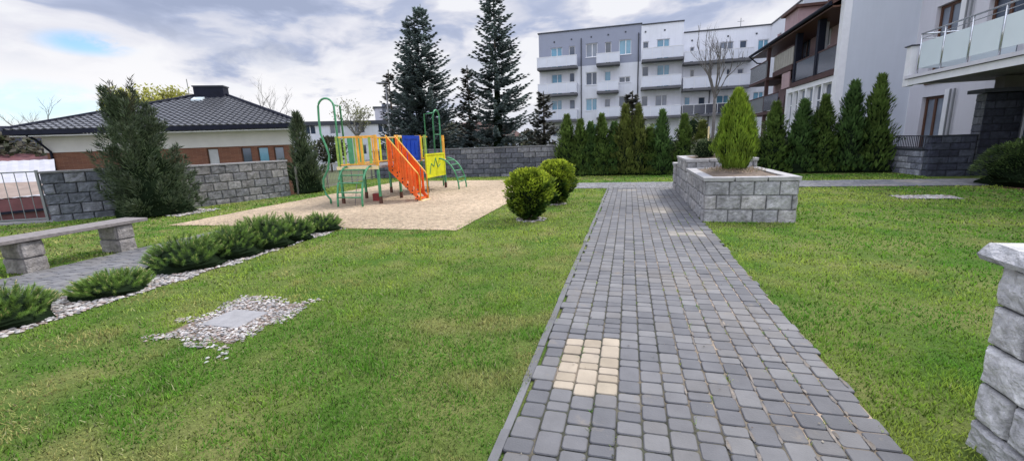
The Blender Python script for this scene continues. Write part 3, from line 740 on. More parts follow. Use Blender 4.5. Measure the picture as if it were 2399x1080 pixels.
# mugo pines
def mugo_mesh(seed, r, h, shoots, needles, nl, nw=.0016):
    random.seed(seed); mb = MB()
    for s in range(shoots):
        a = rnd()*6.283; q = math.sqrt(rnd()); x, y = math.cos(a)*q*r, math.sin(a)*q*r
        zt = h*math.sqrt(max(.05, 1-q*q*.86))*(1+.28*noise.noise(Vector((x*5, y*5, seed))))*ru(.82, 1.12)
        d = Vector((x*1.1/r+ru(-.25, .25), y*1.1/r+ru(-.25, .25), 1.25-.55*q)).normalized(); L = ru(.09, .16)
        tip = Vector((x, y, zt)); base = tip-d*L
        s1 = d.cross(Vector((0, 0, 1)) if abs(d.z) < .95 else Vector((1, 0, 0))).normalized(); s2 = d.cross(s1)
        shade = ru(.7, 1.2)
        for k in range(needles):
            t = rnd(); b_ = rnd()*6.283; o = s1*math.cos(b_)+s2*math.sin(b_)
            dd = (o*(1.0-.55*t)+d*(.55+.6*t)).normalized(); p = base+d*(L*t)
            c = mixc((.032, .085, .024), (.30, .48, .095), t*1.0+ru(-.25, .25)); c = mulc(c, shade)
            w = dd.cross(o+Vector((.1, .2, .3))).normalized()*nw; e = p+dd*nl*ru(.7, 1.15); i = len(mb.v)
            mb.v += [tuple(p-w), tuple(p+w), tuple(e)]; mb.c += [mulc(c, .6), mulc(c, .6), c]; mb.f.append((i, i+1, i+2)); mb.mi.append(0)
        if s % 3 == 0:
            mb.m = 2; mb.tube([tuple(tip-d*.02), tuple(tip+d*ru(.015, .04))], .004, 4, (.32, .25, .14), .002, False); mb.m = 0
    prof = lambda t: r*.86*math.sqrt(max(0, 1-t*t))+.01
    core_mesh(mb, h*.82, prof, 0, k=.95, rows=8, n=12)
    return mb
def mugo(label, loc, seed, r, h, shoots, needles, nl=.05, nw=.0017):
    root = thing('mugo_pine', label, 'dwarf pine', loc, group='low pines in the pebble strip')
    mugo_mesh(seed, r, h, shoots, needles, nl, nw).build('foliage', [M['needle'], M['core'], M['cream']], root)
    trunk(root, [(0, 0, -.05), (0, 0, .12)], .04, .03)
mugo('dark green low pine at the left edge, nearest to the camera', (-5.86, 2.52, 0), 21, .44, .33, 230, 100)
mugo('small cushion-shaped low pine between the nearest one and the big clump', (-5.80, 3.42, 0), 22, .40, .24, 250, 90)
mugo('low pine at the near end of the big clump', (-5.92, 4.45, 0), 23, .52, .41, 260, 80, .055, .002)
mugo('low pine in the clump, second from its near end', (-5.82, 5.05, 0), 24, .48, .45, 210, 75, .055, .002)
mugo('tallest low pine with pale upright shoots, in the middle of the clump', (-5.80, 5.62, 0), 25, .52, .50, 240, 70, .06, .0022)
mugo('low pine at the far end of the clump', (-5.72, 6.12, 0), 26, .42, .42, 170, 65, .055, .0024)
mugo('small low pine standing apart at the far end of the pebble strip near the sand', (-5.72, 6.95, 0), 27, .42, .32, 170, 60, .05, .0026)
random.seed(99)
# yew at right edge
yw = thing('yew_bush', 'broad dark green spreading conifer bush at the right edge of the lawn', 'bush', (9.85, 13.9, 0))
mb = MB()
for k in range(9000):
    a = rnd()*6.283; q = math.sqrt(rnd()); x, y = math.cos(a)*q*1.15, math.sin(a)*q*.95
    zt = 1.15*math.sqrt(max(.03, 1-q*q*.9))*(1+.3*noise.noise(Vector((x*2.5, y*2.5, 1)))); z = max(.05, zt-ru(0, .35)*rnd())
    p = Vector((x, y, z)); d = Vector((x+ru(-.5, .5), y+ru(-.5, .5), ru(-.1, .7))).normalized(); w = d.cross(Vector((ru(-.3, .3), ru(-.3, .3), 1))).normalized()
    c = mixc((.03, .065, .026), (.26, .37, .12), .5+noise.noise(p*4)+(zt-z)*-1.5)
    mb.leaf(p, d, w, ru(.06, .13), .016, mulc(c, ru(.7, 1.3)), mixc(c, (.09, .12, .04), .4))
core_mesh(mb, .95, lambda t: 1.0*math.sqrt(max(0, 1-t*t))+.01, 0, k=.9)
mb.build('foliage', [M['needle'], M['core']], yw)
poly_sheet('mulch_bed', [(8.9, 13.35), (9.3, 12.7), (10.2, 12.0), (11.9, 11.6), (11.9, 13.85), (9.2, 13.85)], .006, M['mulch'])['kind'] = 'structure'

# junipers by the left wall
def plume(mb, base, tip, r, n, cols, ls, ws, seed):
    base, tip = Vector(base), Vector(tip); d = tip-base; L = d.length; d.normalize()
    s1 = d.cross(Vector((0, 1, .1))).normalized(); s2 = d.cross(s1)
    for k in range(n):
        t = rnd()**.85; a = rnd()*6.283; rr = r*(1-t)**.7*(.25+.75*rnd())*(1+.6*noise.noise(Vector((a, t*6, seed)))); p = base+d*(L*t)+(s1*math.cos(a)+s2*math.sin(a))*rr
        dd = (d*1.0+(s1*math.cos(a)+s2*math.sin(a))*.75+Vector((ru(-.3, .3), ru(-.3, .3), ru(-.1, .4)))).normalized()
        w = dd.cross(Vector((ru(-1, 1), ru(-1, 1), ru(-1, 1)))).normalized()
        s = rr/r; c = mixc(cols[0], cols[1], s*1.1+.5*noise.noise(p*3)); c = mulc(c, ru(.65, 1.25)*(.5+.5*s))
        mb.leaf(p, dd, w, ls*ru(.6, 1.5), ws, c, mixc(c, cols[2], .5))
jn = thing('juniper', 'tall loose dark green juniper in front of the left stone wall', 'juniper', (-12.0, 8.45, 0))
mb = MB(); JC = ((.028, .050, .028), (.13, .19, .095), (.26, .33, .18)); Cd = Vector((.57, .82, 0))  # screen-right direction seen from the garden
rt = Vector((.58, .82, 0))
def jr(z): return 1.22*max(0, 1-z/2.9)**.72*(.80+.2*min(1, z*2.5))
for k in range(135):
    z = 2.75*rnd()**1.3; a = rnd()*6.283; q = jr(z)*ru(.45, .95); lx, ly = -.05*z, -.08*z
    b0 = (math.cos(a)*q*.55+lx, math.sin(a)*q*.55+ly, max(.05, z-.25)); t0 = (math.cos(a)*(q+ru(.10, .30))+lx, math.sin(a)*(q+ru(.10, .30))+ly, z+ru(.25, .55))
    plume(mb, b0, t0, ru(.16, .24), 175, JC, .12, .011, k)
plume(mb, (-.1, -.2, 1.8), (-.2*rt.x, -.2*rt.y, 3.0), .26, 500, JC, .13, .012, 300)
for k in range(6): plume(mb, (-.15, -.2, 2.0), (-.32*rt.x+ru(-.3, .4), -.32*rt.y+ru(-.3, .4), ru(2.7, 3.5)), .11, 130, ((.05, .06, .035), (.13, .13, .08), (.2, .18, .12)), .13, .009, k+50)
core_mesh(mb, 2.3, lambda t: .9*(1-t)**.7+.01, .05, k=.85)
mb.build('foliage', [M['needle'], M['core']], jn); trunk(jn, [(0, 0, -.1), (-.1, -.1, 1.6), (-.26, -.37, 3.2)], .08, .01)
c2 = thing('conifer', 'dark green shaggy conifer between the sunlit stone wall and the playground', 'conifer', (-11.25, 13.25, 0))
mb = MB(); plume(mb, (0, 0, .05), (-.05, -.08, 2.75), .62, 3400, JC, .17, .014, 71)
for k in range(16):
    a = rnd()*6.283; q = ru(.3, .75); h_ = ru(.4, 1.9-q*.6); plume(mb, (0, 0, h_*.2), (math.cos(a)*q, math.sin(a)*q, h_), .26, 230, JC, .15, .013, k+80)
core_mesh(mb, 2.1, lambda t: .6*(1-t)**.7+.01, .05, k=.85)
mb.build('foliage', [M['needle'], M['core']], c2); trunk(c2, [(0, 0, -.1), (-.1, -.15, 2.2)], .07, .01)

# spruces
def spruce(label, loc, h, Rb, seed, cols, dens=1.0, tops=((0, 0),), z0=.5, name='spruce_tree', cat='spruce', bare=0, group='spruces behind the back wall'):
    random.seed(seed); root = thing(name, label, cat, loc, group=group); mb = MB()
    for ti, (ox, oy, hs) in enumerate(tops):
        H_ = h*hs; z = z0
        while z < H_-.15:
            t = z/H_; L0 = Rb*(1-t)**.82*(1.0 if ti == 0 else .75)
            nb = int((7 if t < .7 else 5)*dens)+1
            for k in range(nb):
                a = rnd()*6.283; L = L0*random.choice((ru(.45, .8), ru(.8, 1.05), ru(1.0, 1.28)))+.10; droop = ru(.10, .34)*(1-t)
                if rnd() < bare: continue
                ca, sa = math.cos(a), math.sin(a); zz = z+ru(-.12, .12); m_ = max(3, int(L/.16)); prev = None
                for s in range(m_+1):
                    u = s/m_; p = Vector((ox*(1-t*.2)+ca*L*u, oy+sa*L*u, zz-droop*L*math.sin(u*2.2)+ .42*L*u*u*(.35+t*.6)))
                    if prev is not None and s % 2 == 0:
                        pass
                    nn = 8
                    for j in range(nn):
                        if u < .15: continue
                        sd = random.choice((-1, 1)); spread = (1-u)*.55+.3
                        d = Vector((ca+sd*-sa*spread+ru(-.2, .2), sa+sd*ca*spread+ru(-.2, .2), ru(-.5, .25)+.35*u)).normalized()
                        w = d.cross(Vector((ru(-.4, .4), ru(-.4, .4), 1))).normalized()
                        c = mixc(cols[0], cols[1], .45+.9*noise.noise(p*1.1+Vector((seed, 0, 0)))+.35*(u-.5)); c = mulc(c, ru(.65, 1.3))
                        mb.leaf(p, d, w, ru(.20, .42)*(1.1-.4*u), .072, c, mixc(c, cols[2], .45))
                    prev = p
            z += ru(.14, .22)
        for k in range(60):
            u = rnd(); p = Vector((ox, oy, H_*(.92+.09*u))); a = rnd()*6.283
            mb.leaf(p, Vector((math.cos(a)*.5, math.sin(a)*.5, 1)).normalized(), Vector((-math.sin(a), math.cos(a), 0)), .12, .02, mulc(cols[1], ru(.6, 1)))
        if ti == 0: core_mesh(mb, H_*.8, lambda q: Rb*.15*(1-q)**1.0+.01, z0, k=1)
    mb.build('crown', [M['needle'], M['core']], root)
    trunk(root, [(0, 0, -.3), (0, 0, h*.5), (0, 0, h)], .16, .015)
    for (ox, oy, hs) in tops[1:]: trunk(root, [(0, 0, h*.3), (ox, oy, h*.5), (ox, oy, h*hs)], .08, .012, name='stem')
    return root
SC = ((.035, .055, .055), (.21, .27, .26), (.46, .54, .53)); SD = ((.04, .04, .034), (.16, .16, .135), (.28, .28, .24))
spruce('big double-topped dark spruce behind the playground', (-12.35, 25, -1.2), 10.6, 3.0, 31, SC, 1.15, ((0.45, 0, 1.0), (-.45, 0, .95)))
spruce('tall single-topped bluish spruce left of the white apartment block', (-7.45, 25, -1.2), 11.4, 2.65, 32, SC, 1.1, ((0, 0, 1.0),))
spruce('thin young spruce between the two big ones', (-9.5, 25.8, -1.2), 7.2, 1.25, 33, SD, .9, ((0, 0, 1.0),), bare=.15)
spruce('thin sparse spruce at the left side of the double-topped one, by the street lamp', (-15.2, 26.5, -1.2), 7.5, 1.1, 34, SD, .8, ((0, 0, 1.0),), bare=.25)
spruce('small dark spruce between the tall spruce and the white apartment block', (-4.75, 25.2, -1.2), 5.4, 1.35, 35, SD, .9, ((0, 0, 1.0),), bare=.15)
spruce('small dark spruce rising behind the tallest hedge thujas in front of the white block', (.12, 24.0, -1.2), 5.0, .95, 36, SD, 1.0, ((0, 0, 1.0),))
random.seed(5)
# bare trees
def bare_tree(name, label, loc, h, fork, spread, seed, m, depth=4, r0=.06, nb=5, leaves=None, upright=.75, cat='tree'):
    random.seed(seed); root = thing(name, label, cat, loc); mt = MB(); mb = MB(); lf = MB()
    mt.tube([(0, 0, -.1), (.01, .01, fork*.5), (0, 0, fork)], r0, 8, None, r0*.8); mt.build('trunk', M[m], root, smooth=True)
    def br(p, d, L, r_, dep):
        pts = [p]; q = p.copy(); dd = d.copy()
        for k in range(4):
            dd = (dd+Vector((ru(-.13, .13), ru(-.13, .13), ru(-.02, .12)))).normalized(); q = q+dd*(L/4); pts.append(q.copy())
        mb.tube(pts, r_, 5 if dep > 1 else 4, None, r_*.5, False)
        if leaves and dep <= 2:
            for k in range(leaves[0]):
                c = pts[random.randint(1, 4)]+Vector((ru(-.3, .3), ru(-.3, .3), ru(-.3, .3)))*leaves[3]
                dv = Vector((ru(-1, 1), ru(-1, 1), ru(-1, 1))).normalized(); lf.leaf(c, dv, dv.cross(Vector((.3, .5, 1))).normalized(), leaves[2], leaves[2]*.35, mulc(leaves[1], ru(.7, 1.3)))
        if dep <= 0: return
        for k in range(random.randint(2, 3)):
            pp = pts[random.randint(2, 4)]; nd = (dd*upright+Vector((ru(-1, 1), ru(-1, 1), ru(-.2, .6)))*.55).normalized(); br(pp, nd, L*ru(.5, .75), r_*.55, dep-1)
    for k in range(nb):
        a = k*6.283/nb+ru(-.3, .3); d = Vector((math.cos(a)*spread, math.sin(a)*spread, 1)).normalized(); br(Vector((0, 0, fork*ru(.9, 1.0))), d, (h-fork)*ru(.42, .6), r0*.5, depth)
    mb.build('branches', M[m], root)
    if leaves: lf.build('foliage', M['leaf'], root)
    return root
bare_tree('bare_tree', 'slender leafless tree with upright whippy branches, planted in the far stone planter', (2.02, 12.0, .9), 3.2, 1.62, .42, 41, 'greyb', 4, .042, 7, upright=1.0)
# stake of the tree
mb = MB(); mb.tube([(1.93, 12.02, .95), (1.93, 12.02, 1.75)], .02, 6); tag(mb.build('wooden_stake', M['cream']), 'thin pale wooden stake beside the bare tree in the far planter', 'stake')
bare_tree('larch_tree', 'pale bare larch in front of the long white building, behind the playground', (-33.7, 49.6, -1.2), 9.0, 4.5, .9, 42, 'paleb', 3, .16, 8, leaves=(3, (.16, .17, .06), .25, 1.4), upright=.6)
bare_tree('bare_tree', 'leafless tree behind the right slope of the bungalow roof', (-44.5, 45, -1.2), 10.5, 3.5, .8, 43, 'paleb', 4, .18, 6)
bare_tree('bare_tree', 'faint leafless tree on the skyline above the left end of the bungalow roof', (-55, 29.5, -1.2), 7.6, 2.5, .8, 44, 'paleb', 4, .16, 6)
bare_tree('willow_tree', 'yellow-green budding tree behind the bungalow roof', (-49, 35.5, -1.2), 9.2, 3.2, .9, 45, 'paleb', 4, .2, 8, leaves=(13, (.40, .40, .10), .34, 2.6))
bare_tree('willow_tree', 'smaller yellow-green budding tree next to the roof antenna behind the bungalow', (-47, 38.8, -1.2), 8.9, 3.2, .7, 46, 'paleb', 4, .2, 7, leaves=(12, (.36, .36, .09), .32, 2.2))
random.seed(8)

# ---------------------------------------------------------------- playground
pg = thing('playground_set', 'colourful playground set with orange stairs, green arches and blue and yellow panels on the sand', 'playground set', (-7.1, 11.5, 0))
OX, OY = -7.1, 11.5
def T(p): return (p[0]-OX, p[1]-OY, p[2])
def ptube(name, pts, r, m, n=8, smooth=True):
    mb = MB(); mb.tube([T(p) for p in pts], r, n); return mb.build(name, M[m], pg, smooth=smooth)
def pbox(name, x0, x1, y0, y1, z0, z1, m, bevel=.004):
    mb = MB(); mb.box(x0-OX, x1-OX, y0-OY, y1-OY, z0, z1); return mb.build(name, M[m], pg, bevel=bevel)
def arc(c, r, a0, a1, n, ux, uz=(0, 0, 1)):
    c = Vector(c); ux = Vector(ux); uz = Vector(uz)
    return [tuple(c+ux*math.cos(a0+(a1-a0)*k/n)*r+uz*math.sin(a0+(a1-a0)*k/n)*r) for k in range(n+1)]
AX0, AX1, AY0, AY1, DZ = -7.70, -6.52, 10.38, 12.93, 1.05
BX0, BX1, BY0, BY1 = -7.70, -6.35, 12.95, 14.4
posts = [(AX0, AY0, 1.86, 'lime'), (AX1, AY0, 1.86, 'amber'), (AX0, 11.5, 1.86, 'lime'), (AX1, 11.5, 1.86, 'amber'), (AX0, BY0, 1.86, 'lime'), (BX1, BY0, 1.86, 'lime'),
         (BX0, BY1, 1.86, 'lime'), (BX1, BY1, 1.86, 'amber'), (AX1, BY0, 1.86, 'amber')]
for x, y, z, m in posts:
    o = pbox('post', x-.035, x+.035, y-.035, y+.035, DZ, z, m)
    pbox('leg', x-.03, x+.03, y-.03, y+.03, .0, DZ, 'green'); pbox('leg_foot', x-.036, x+.036, y-.036, y+.036, -.02, .22, 'rust')
pbox('deck', AX0, AX1, AY0, AY1, DZ-.07, DZ-.01, 'wood'); pbox('deck_beam', AX0-.05, AX1+.05, AY0-.075, AY0-.04, DZ-.09, DZ+.0, 'cream')
pbox('deck', BX0, BX1, BY0+.04, BY1, DZ-.07, DZ-.008, 'wood'); pbox('deck_beam', BX1+.04, BX1+.075, BY0, BY1, DZ-.09, DZ, 'cream')
# fences with coloured slats
def slat_fence(axis, fixed, p0, p1, z0, z1, cols, w=.055, gap=.045, rails='amber', th=.012):
    for z in (z0, z1):
        if axis == 'x': pbox('rail', p0, p1, fixed-.018, fixed+.018, z-.018, z+.022, rails)
        else: pbox('rail', fixed-.018, fixed+.018, p0, p1, z-.018, z+.022, rails)
    for q, wq, m in cols:
        c = p0+(p1-p0)*q; mb = MB()
        if axis == 'x': mb.box(c-OX, c+wq-OX, fixed-th-OY, fixed+th-OY, z0+.025, z1-.022)
        else: mb.box(fixed-th-OX, fixed+th-OX, c-OY, c+wq-OY, z0+.025, z1-.022)
        mb.build('slat', M[m], pg)
slat_fence('x', AY0, AX0+.04, AX1-.04, DZ+.04, 1.83, [(.02, .05, 'lime'), (.14, .045, 'lime'), (.26, .15, 'green'), (.43, .045, 'lime'), (.50, .06, 'amber'), (.61, .06, 'amber'), (.84, .07, 'lime'), (.94, .03, 'amber')])
slat_fence('y', AX0, AY0+.3, BY0-.04, DZ+.04, 1.83, [(.1, .08, 'lime'), (.3, .08, 'green'), (.55, .08, 'lime'), (.8, .08, 'yellow')])
slat_fence('y', AX1, 11.45, 11.78, DZ+.04, 1.83, [(.1, .06, 'yellow'), (.5, .06, 'lime')], rails='cream')
slat_fence('x', BY1, BX0+.04, BX1-.6, DZ+.04, 1.83, [(.2, .07, 'lime'), (.6, .07, 'yellow')])
slat_fence('y', BX0, BY0+.04, BY1-.04, DZ+.04, 1.83, [(.2, .07, 'green'), (.7, .07, 'lime')])
pbox('rail', AX0+.04, AX1-.04, BY0-.02, BY0+.02, 1.83, 1.86, 'cream')
# blue panel with bars in front
mb = MB(); xx, y0, y1, z0, z1 = AX1+.02, 11.80, 12.88, 1.08, 1.85
mb.box(xx-.012-OX, xx+.012-OX, y0-OY, y1-OY, z0, z1)
for k, (a, z, w_, h_) in enumerate(((.18, .18, .07, .38), (.45, .12, .07, .5), (.72, .2, .07, .36), (.12, .08, .8, .03), (.12, .66, .8, .03))):
    mb.box(xx+.0125-OX, xx+.026-OX, y0+a-OY, y0+a+w_-OY, z0+z, z0+z+h_)
mb.build('blue_panel', M['blue'], pg)
# yellow panel on the east side, reaching below the deck
mb = MB(); x = BX1+.09; y0, y1, z0, z1 = 12.72, 14.2, .50, 1.27
mb.box(x-.012-OX, x+.012-OX, y0-OY, y1-OY, z0, z1)
for yy in (y0, y1-.05): mb.box(x+.013-OX, x+.03-OX, yy-OY, yy+.05-OY, z0, z1)
for zz in (z0, z1-.05): mb.box(x+.013-OX, x+.03-OX, y0+.052-OY, y1-.052-OY, zz, zz+.05)
yp = mb.build('yellow_panel', M['yellow'], pg)
mb = MB(); xx = x+.022; zig = [(12.95, .62), (13.1, .95), (13.3, .85), (13.45, 1.12), (13.6, .8), (13.8, .9)]
for (ya, za_), (yb, zb_) in zip(zig, zig[1:]): mb.tube([T((xx, ya, za_)), T((xx, yb, zb_))], .012, 6)
mb.build('zigzag_groove', M['green'], yp)
# stairs: two slatted orange sides, treads, handrails
SX0, SX1, SY0, SY1 = AX1+.03, -5.62, 10.92, 11.40
def sz(x): t = (x-SX0)/(SX1-SX0); return DZ*(1-t)
for y in (SY0, SY1):
    mb = MB(); n = 11
    Pm = lambda x, z: T((x, y, z))
    # lower stringer
    th = .014
    def slab(x0, x1, za0, za1, zb0, zb1, yo=0.0):
        mb.hexa([T((x0, y-th+yo, za0)), T((x1, y-th+yo, zb0)), T((x1, y+th+yo, zb0)), T((x0, y+th+yo, za0)), T((x0, y-th+yo, za1)), T((x1, y-th+yo, zb1)), T((x1, y+th+yo, zb1)), T((x0, y+th+yo, za1))])
    slab(SX0-.03, SX1, sz(SX0)-.16, sz(SX0)+.12, max(0.0, sz(SX1)-.02), .125)
    mb.build('stringer', M['orange'], pg)
    k = 0; xa = SX0-.02; wv = .062
    while xa < SX1-.05:
        mb = MB(); b0, b1 = sz(xa)+.105, sz(xa+wv)+.105; slab(xa, xa+wv, b0+.0, b0+.63, b1+.0, b1+.63, .001 if k % 2 else -.001); mb.build('slat', M['orange'], pg); xa += wv+(.008 if rnd() < .4 else .036); k += 1
    ptube('handrail', [(SX0-.04, y, DZ+.80), (SX1-.02, y, .80), (SX1+.02, y, .72), (SX1+.02, y, .02)], .019, 'amber')
for k in range(6):
    x = SX0+(SX1-SX0)*(k+.6)/6.2; z = sz(x)-.02; pbox('step', x-.09, x+.07, SY0+.016, SY1-.016, z-.02, z+.015, 'orange', .003)
pbox('step', SX1-.06, SX1+.10, SY0-.02, SY1+.02, .0, .035, 'cream')
# row of square holes in the near stringer
mb = MB()
for k in range(6):
    for q in range(2):
        x = SX0+.10+k*.14; z = sz(x)+.06-q*.10; mb.box(x-OX-.017, x-OX+.017, SY0-.0175-OY, SY0-.0145-OY, z-.02, z+.02)
mb.build('stringer_hole', M['hole'], pg)
# near climber: arched ladder
def climber(xA, xB, yTop, yBot, ztop, along='y'):
    rails = []
    for x in (xA, xB):
        n = 12; pts = []
        for k in range(n+1):
            u = k/n*math.pi/2; s_ = math.sin(u); c_ = math.cos(u)
            if along == 'y': pts.append((x+(0 if along == 'y' else 0), yTop+(yBot-yTop)*s_, ztop*c_))
            else: pts.append((yTop+(yBot-yTop)*s_, x, ztop*c_))
        pts[-1] = (pts[-1][0], pts[-1][1], -.02); rails.append(pts)
        ptube('climber_rail', pts, .027, 'green')
    for k in (3, 5, 7, 9, 10): ptube('rung', [rails[0][k], rails[1][k]], .017, 'green')
def hdl(xA, xB, yTop, yBot): climber(xA, xB, yTop, yBot, DZ+.02)
climber(-7.42, -6.68, AY0-.08, 9.75, DZ)
climber(13.75, 14.45, BX1+.08, -5.58, DZ+.03, along='x')
ptube('chain', [(-7.05, 9.95, 0), (-7.05, 10.1, .5), (-7.05, AY0-.06, DZ-.05)], .010, 'wood')
# left arches and wavy pole
def pole(pts, r=.028): return ptube('sliding_pole', pts, r, 'green')
pole([(AX0+.03, AY0, DZ), (AX0+.03, AY0, 2.66)]+arc((AX0-.22, AY0, 2.62), .25, .15, math.pi, 12, (1, 0, 0))+[(-8.16, 10.34, 2.3), (-8.15, 10.33, 1.95), (-8.02, 10.33, 1.6), (-7.96, 10.33, 1.35), (-8.03, 10.32, 1.0), (-8.22, 10.31, .72), (-8.24, 10.3, .5), (-8.18, 10.29, .3), (-8.05, 10.29, .15), (-8.05, 10.29, -.02)])
ptube('guard_bar', [(AX0+.03, AY0+.26, DZ), (AX0+.03, AY0+.26, 2.68), (AX0+.03, AY0, 2.68)], .025, 'green')
pole([(-6.68, BY1, DZ), (-6.68, BY1, 2.55)]+arc((-6.66, BY1+.25, 2.5), .25, math.pi-.1, 0, 12, (0, 1, 0))+[(-6.66, 14.9, 2.0), (-6.66, 14.9, 1.2), (-6.66, 14.9, -.02)])
ptube('guard_bar', [(-7.0, BY1, DZ), (-7.0, BY1, 2.62), (-6.68, BY1, 2.64)], .025, 'green')
ptube('guard_bar', [(-6.68, BY1, 1.9), (-6.66, 14.88, 1.9)], .014, 'green')
# dark red rubber block on the sand under the deck
mb = MB(); mb.box(-.09, .09, -.09, .09, -.01, .24); o = mb.build('red_block', M['red'], bevel=.02); o.location = (-7.0, 10.95, 0)
tag(o, 'small dark red block standing on the sand under the playground deck', 'block')

# ---------------------------------------------------------------- walls with openings, windows
def wall_open(mb, F, a0, a1, z0, z1, holes, n=0, reveal=.14):
    As = sorted({a0, a1, *[h[0] for h in holes], *[h[1] for h in holes]}); Zs = sorted({z0, z1, *[h[2] for h in holes], *[h[3] for h in holes]})
    As = [a for a in As if a0 <= a <= a1]; Zs = [z for z in Zs if z0 <= z <= z1]
    for i in range(len(As)-1):
        for j in range(len(Zs)-1):
            ca, cz = (As[i]+As[i+1])/2, (Zs[j]+Zs[j+1])/2
            if any(h[0] < ca < h[1] and h[2] < cz < h[3] for h in holes): continue
            mb.quad(F.p(As[i], n, Zs[j]), F.p(As[i+1], n, Zs[j]), F.p(As[i+1], n, Zs[j+1]), F.p(As[i], n, Zs[j+1]))
    for h in holes:
        A0, A1, Z0, Z1 = h[:4]
        if A0 < a0-1e-6 or A1 > a1+1e-6 or Z0 < z0-1e-6 or Z1 > z1+1e-6: continue
        P = F.p; m = n-reveal
        mb.quad(P(A0, n, Z0), P(A0, n, Z1), P(A0, m, Z1), P(A0, m, Z0)); mb.quad(P(A1, m, Z0), P(A1, m, Z1), P(A1, n, Z1), P(A1, n, Z0))
        mb.quad(P(A0, n, Z1), P(A1, n, Z1), P(A1, m, Z1), P(A0, m, Z1)); mb.quad(P(A0, m, Z0), P(A1, m, Z0), P(A1, n, Z0), P(A0, n, Z0))
def window(parent, F, h, n, reveal, fm, mull=(), fw=.07, pane='glass', sill=True, name='window', trans=()):
    A0, A1, Z0, Z1 = h[:4]; m = n-reveal; mb = MB()
    F.box(mb, A0, A0+fw, m, m+.06, Z0, Z1); F.box(mb, A1-fw, A1, m, m+.06, Z0, Z1); F.box(mb, A0+fw, A1-fw, m, m+.06, Z1-fw, Z1); F.box(mb, A0+fw, A1-fw, m, m+.06, Z0, Z0+fw)
    for q in mull: c = A0+(A1-A0)*q; F.box(mb, c-fw*.6, c+fw*.6, m, m+.055, Z0+fw, Z1-fw)
    for q in trans: c = Z0+(Z1-Z0)*q; F.box(mb, A0+fw, A1-fw, m, m+.05, c-fw*.4, c+fw*.4)
    if sill: F.box(mb, A0-.05, A1+.05, m+.062, n+.05, Z0-.045, Z0+.004)
    f = mb.build(name, fm, parent); mb = MB(); F.box(mb, A0+fw*.5, A1-fw*.5, m-.012, m+.02, Z0+fw*.5, Z1-fw*.5); mb.build('pane', M[pane], f); return f
def balcony(parent, F, a0, a1, zf, top, n, depth, panel='bpanel', slabm='slab', post=.9, rail='trim', gap=.05, slab_h=.20):
    mb = MB(); F.box(mb, a0, a1, n+.003, n+depth, zf-slab_h, zf); s = mb.build('balcony', M[slabm], parent)
    mb = MB(); F.box(mb, a0, a1, n+depth-.05, n+depth-.015, zf+gap, top-.05); F.box(mb, a0+.015, a0+.05, n+.01, n+depth-.055, zf+gap, top-.05); F.box(mb, a1-.05, a1-.015, n+.01, n+depth-.055, zf+gap, top-.05); mb.build('balustrade', M[panel], s)
    mb = MB(); F.box(mb, a0-.01, a1+.01, n+depth-.06, n+depth, top-.048, top); k = max(1, round((a1-a0)/post))
    for i in range(k+1):
        c = a0+.03+(a1-a0-.06)*i/k; F.box(mb, c-.018, c+.018, n+depth-.012, n+depth+.012, zf, top-.05)
    mb.build('handrail', M[rail], s); return s

random.seed(12)
wb = thing('apartment_building', 'long white four-storey apartment block with stepped roof behind the hedge', 'building', (0, 45, 0))
FY = Frame((0, 0), 0)          # local frame facing the garden, origin (0,45)
DEP = 12
W1 = [(-7.67, -6.53, 8.5, 10.48), (-5.86, -5.25, 8.5, 10.48), (-4.22, -3.11, 9.31, 10.57), (-2.39, -1.80, 8.5, 10.55), (-1.09, .04, 9.3, 10.63),
      (-7.63, -6.56, 6.0, 7.98), (-5.85, -5.32, 6.0, 8.01), (-4.22, -3.13, 6.73, 7.92), (-2.42, -1.81, 6.0, 7.91), (-1.05, .01, 6.75, 7.28),
      (-7.67, -6.59, 4.39, 5.5), (-5.87, -5.28, 3.6, 5.48), (-4.23, -3.12, 4.29, 5.46), (-2.40, -1.83, 3.6, 5.35), (-1.06, -.25, 4.37, 5.51),
      (-7.6, -6.6, 1.9, 3.0), (-4.2, -3.1, 1.9, 3.0), (-1.06, -.25, 1.9, 3.0)]
W2 = [(1.08, 1.62, 9.32, 10.25), (2.33, 3.46, 8.5, 10.35), (1.08, 1.68, 7.0, 8.07), (2.4, 3.55, 6.05, 8.11), (1.07, 1.68, 4.4, 5.38), (2.33, 3.42, 3.5, 5.38), (2.25, 3.04, 1.7, 2.84)]
W3 = [(5.25, 5.64, 8.0, 9.44), (7.76, 8.91, 8.0, 9.65), (9.39, 9.99, 8.0, 9.64), (10.86, 11.72, 8.54, 9.58), (5.34, 5.74, 5.7, 7.49), (6.91, 7.24, 5.7, 7.37), (8.44, 8.77, 5.7, 7.33), (9.34, 9.86, 6.3, 7.26),
      (4.94, 5.48, 3.4, 5.07), (6.17, 6.79, 3.4, 5.0), (7.73, 8.77, 3.4, 5.05), (10.76, 11.63, 4.31, 5.16), (6.06, 6.61, 1.96, 2.82), (9.0, 9.9, 1.8, 2.8)]
mb = MB()
Z0 = -1.3
mb.m = 0
wall_open(mb, FY, -8.85, .93, Z0, 8.55, [h for h in W1 if h[3] < 8.5])
mb.m = 1; up = [h for h in W1 if h[3] > 8.5]; wall_open(mb, FY, -8.85, .93, 8.55, 11.85, [(a, b_, max(c, 8.55), d) for a, b_, c, d in up])
mb.m = 0; mb.quad(FY.p(-8.85, -DEP, Z0), FY.p(-8.85, 0, Z0), FY.p(-8.85, 0, 8.55), FY.p(-8.85, -DEP, 8.55))
mb.m = 1; mb.quad(FY.p(-8.85, -DEP, 8.55), FY.p(-8.85, 0, 8.55), FY.p(-8.85, 0, 11.85), FY.p(-8.85, -DEP, 11.85))
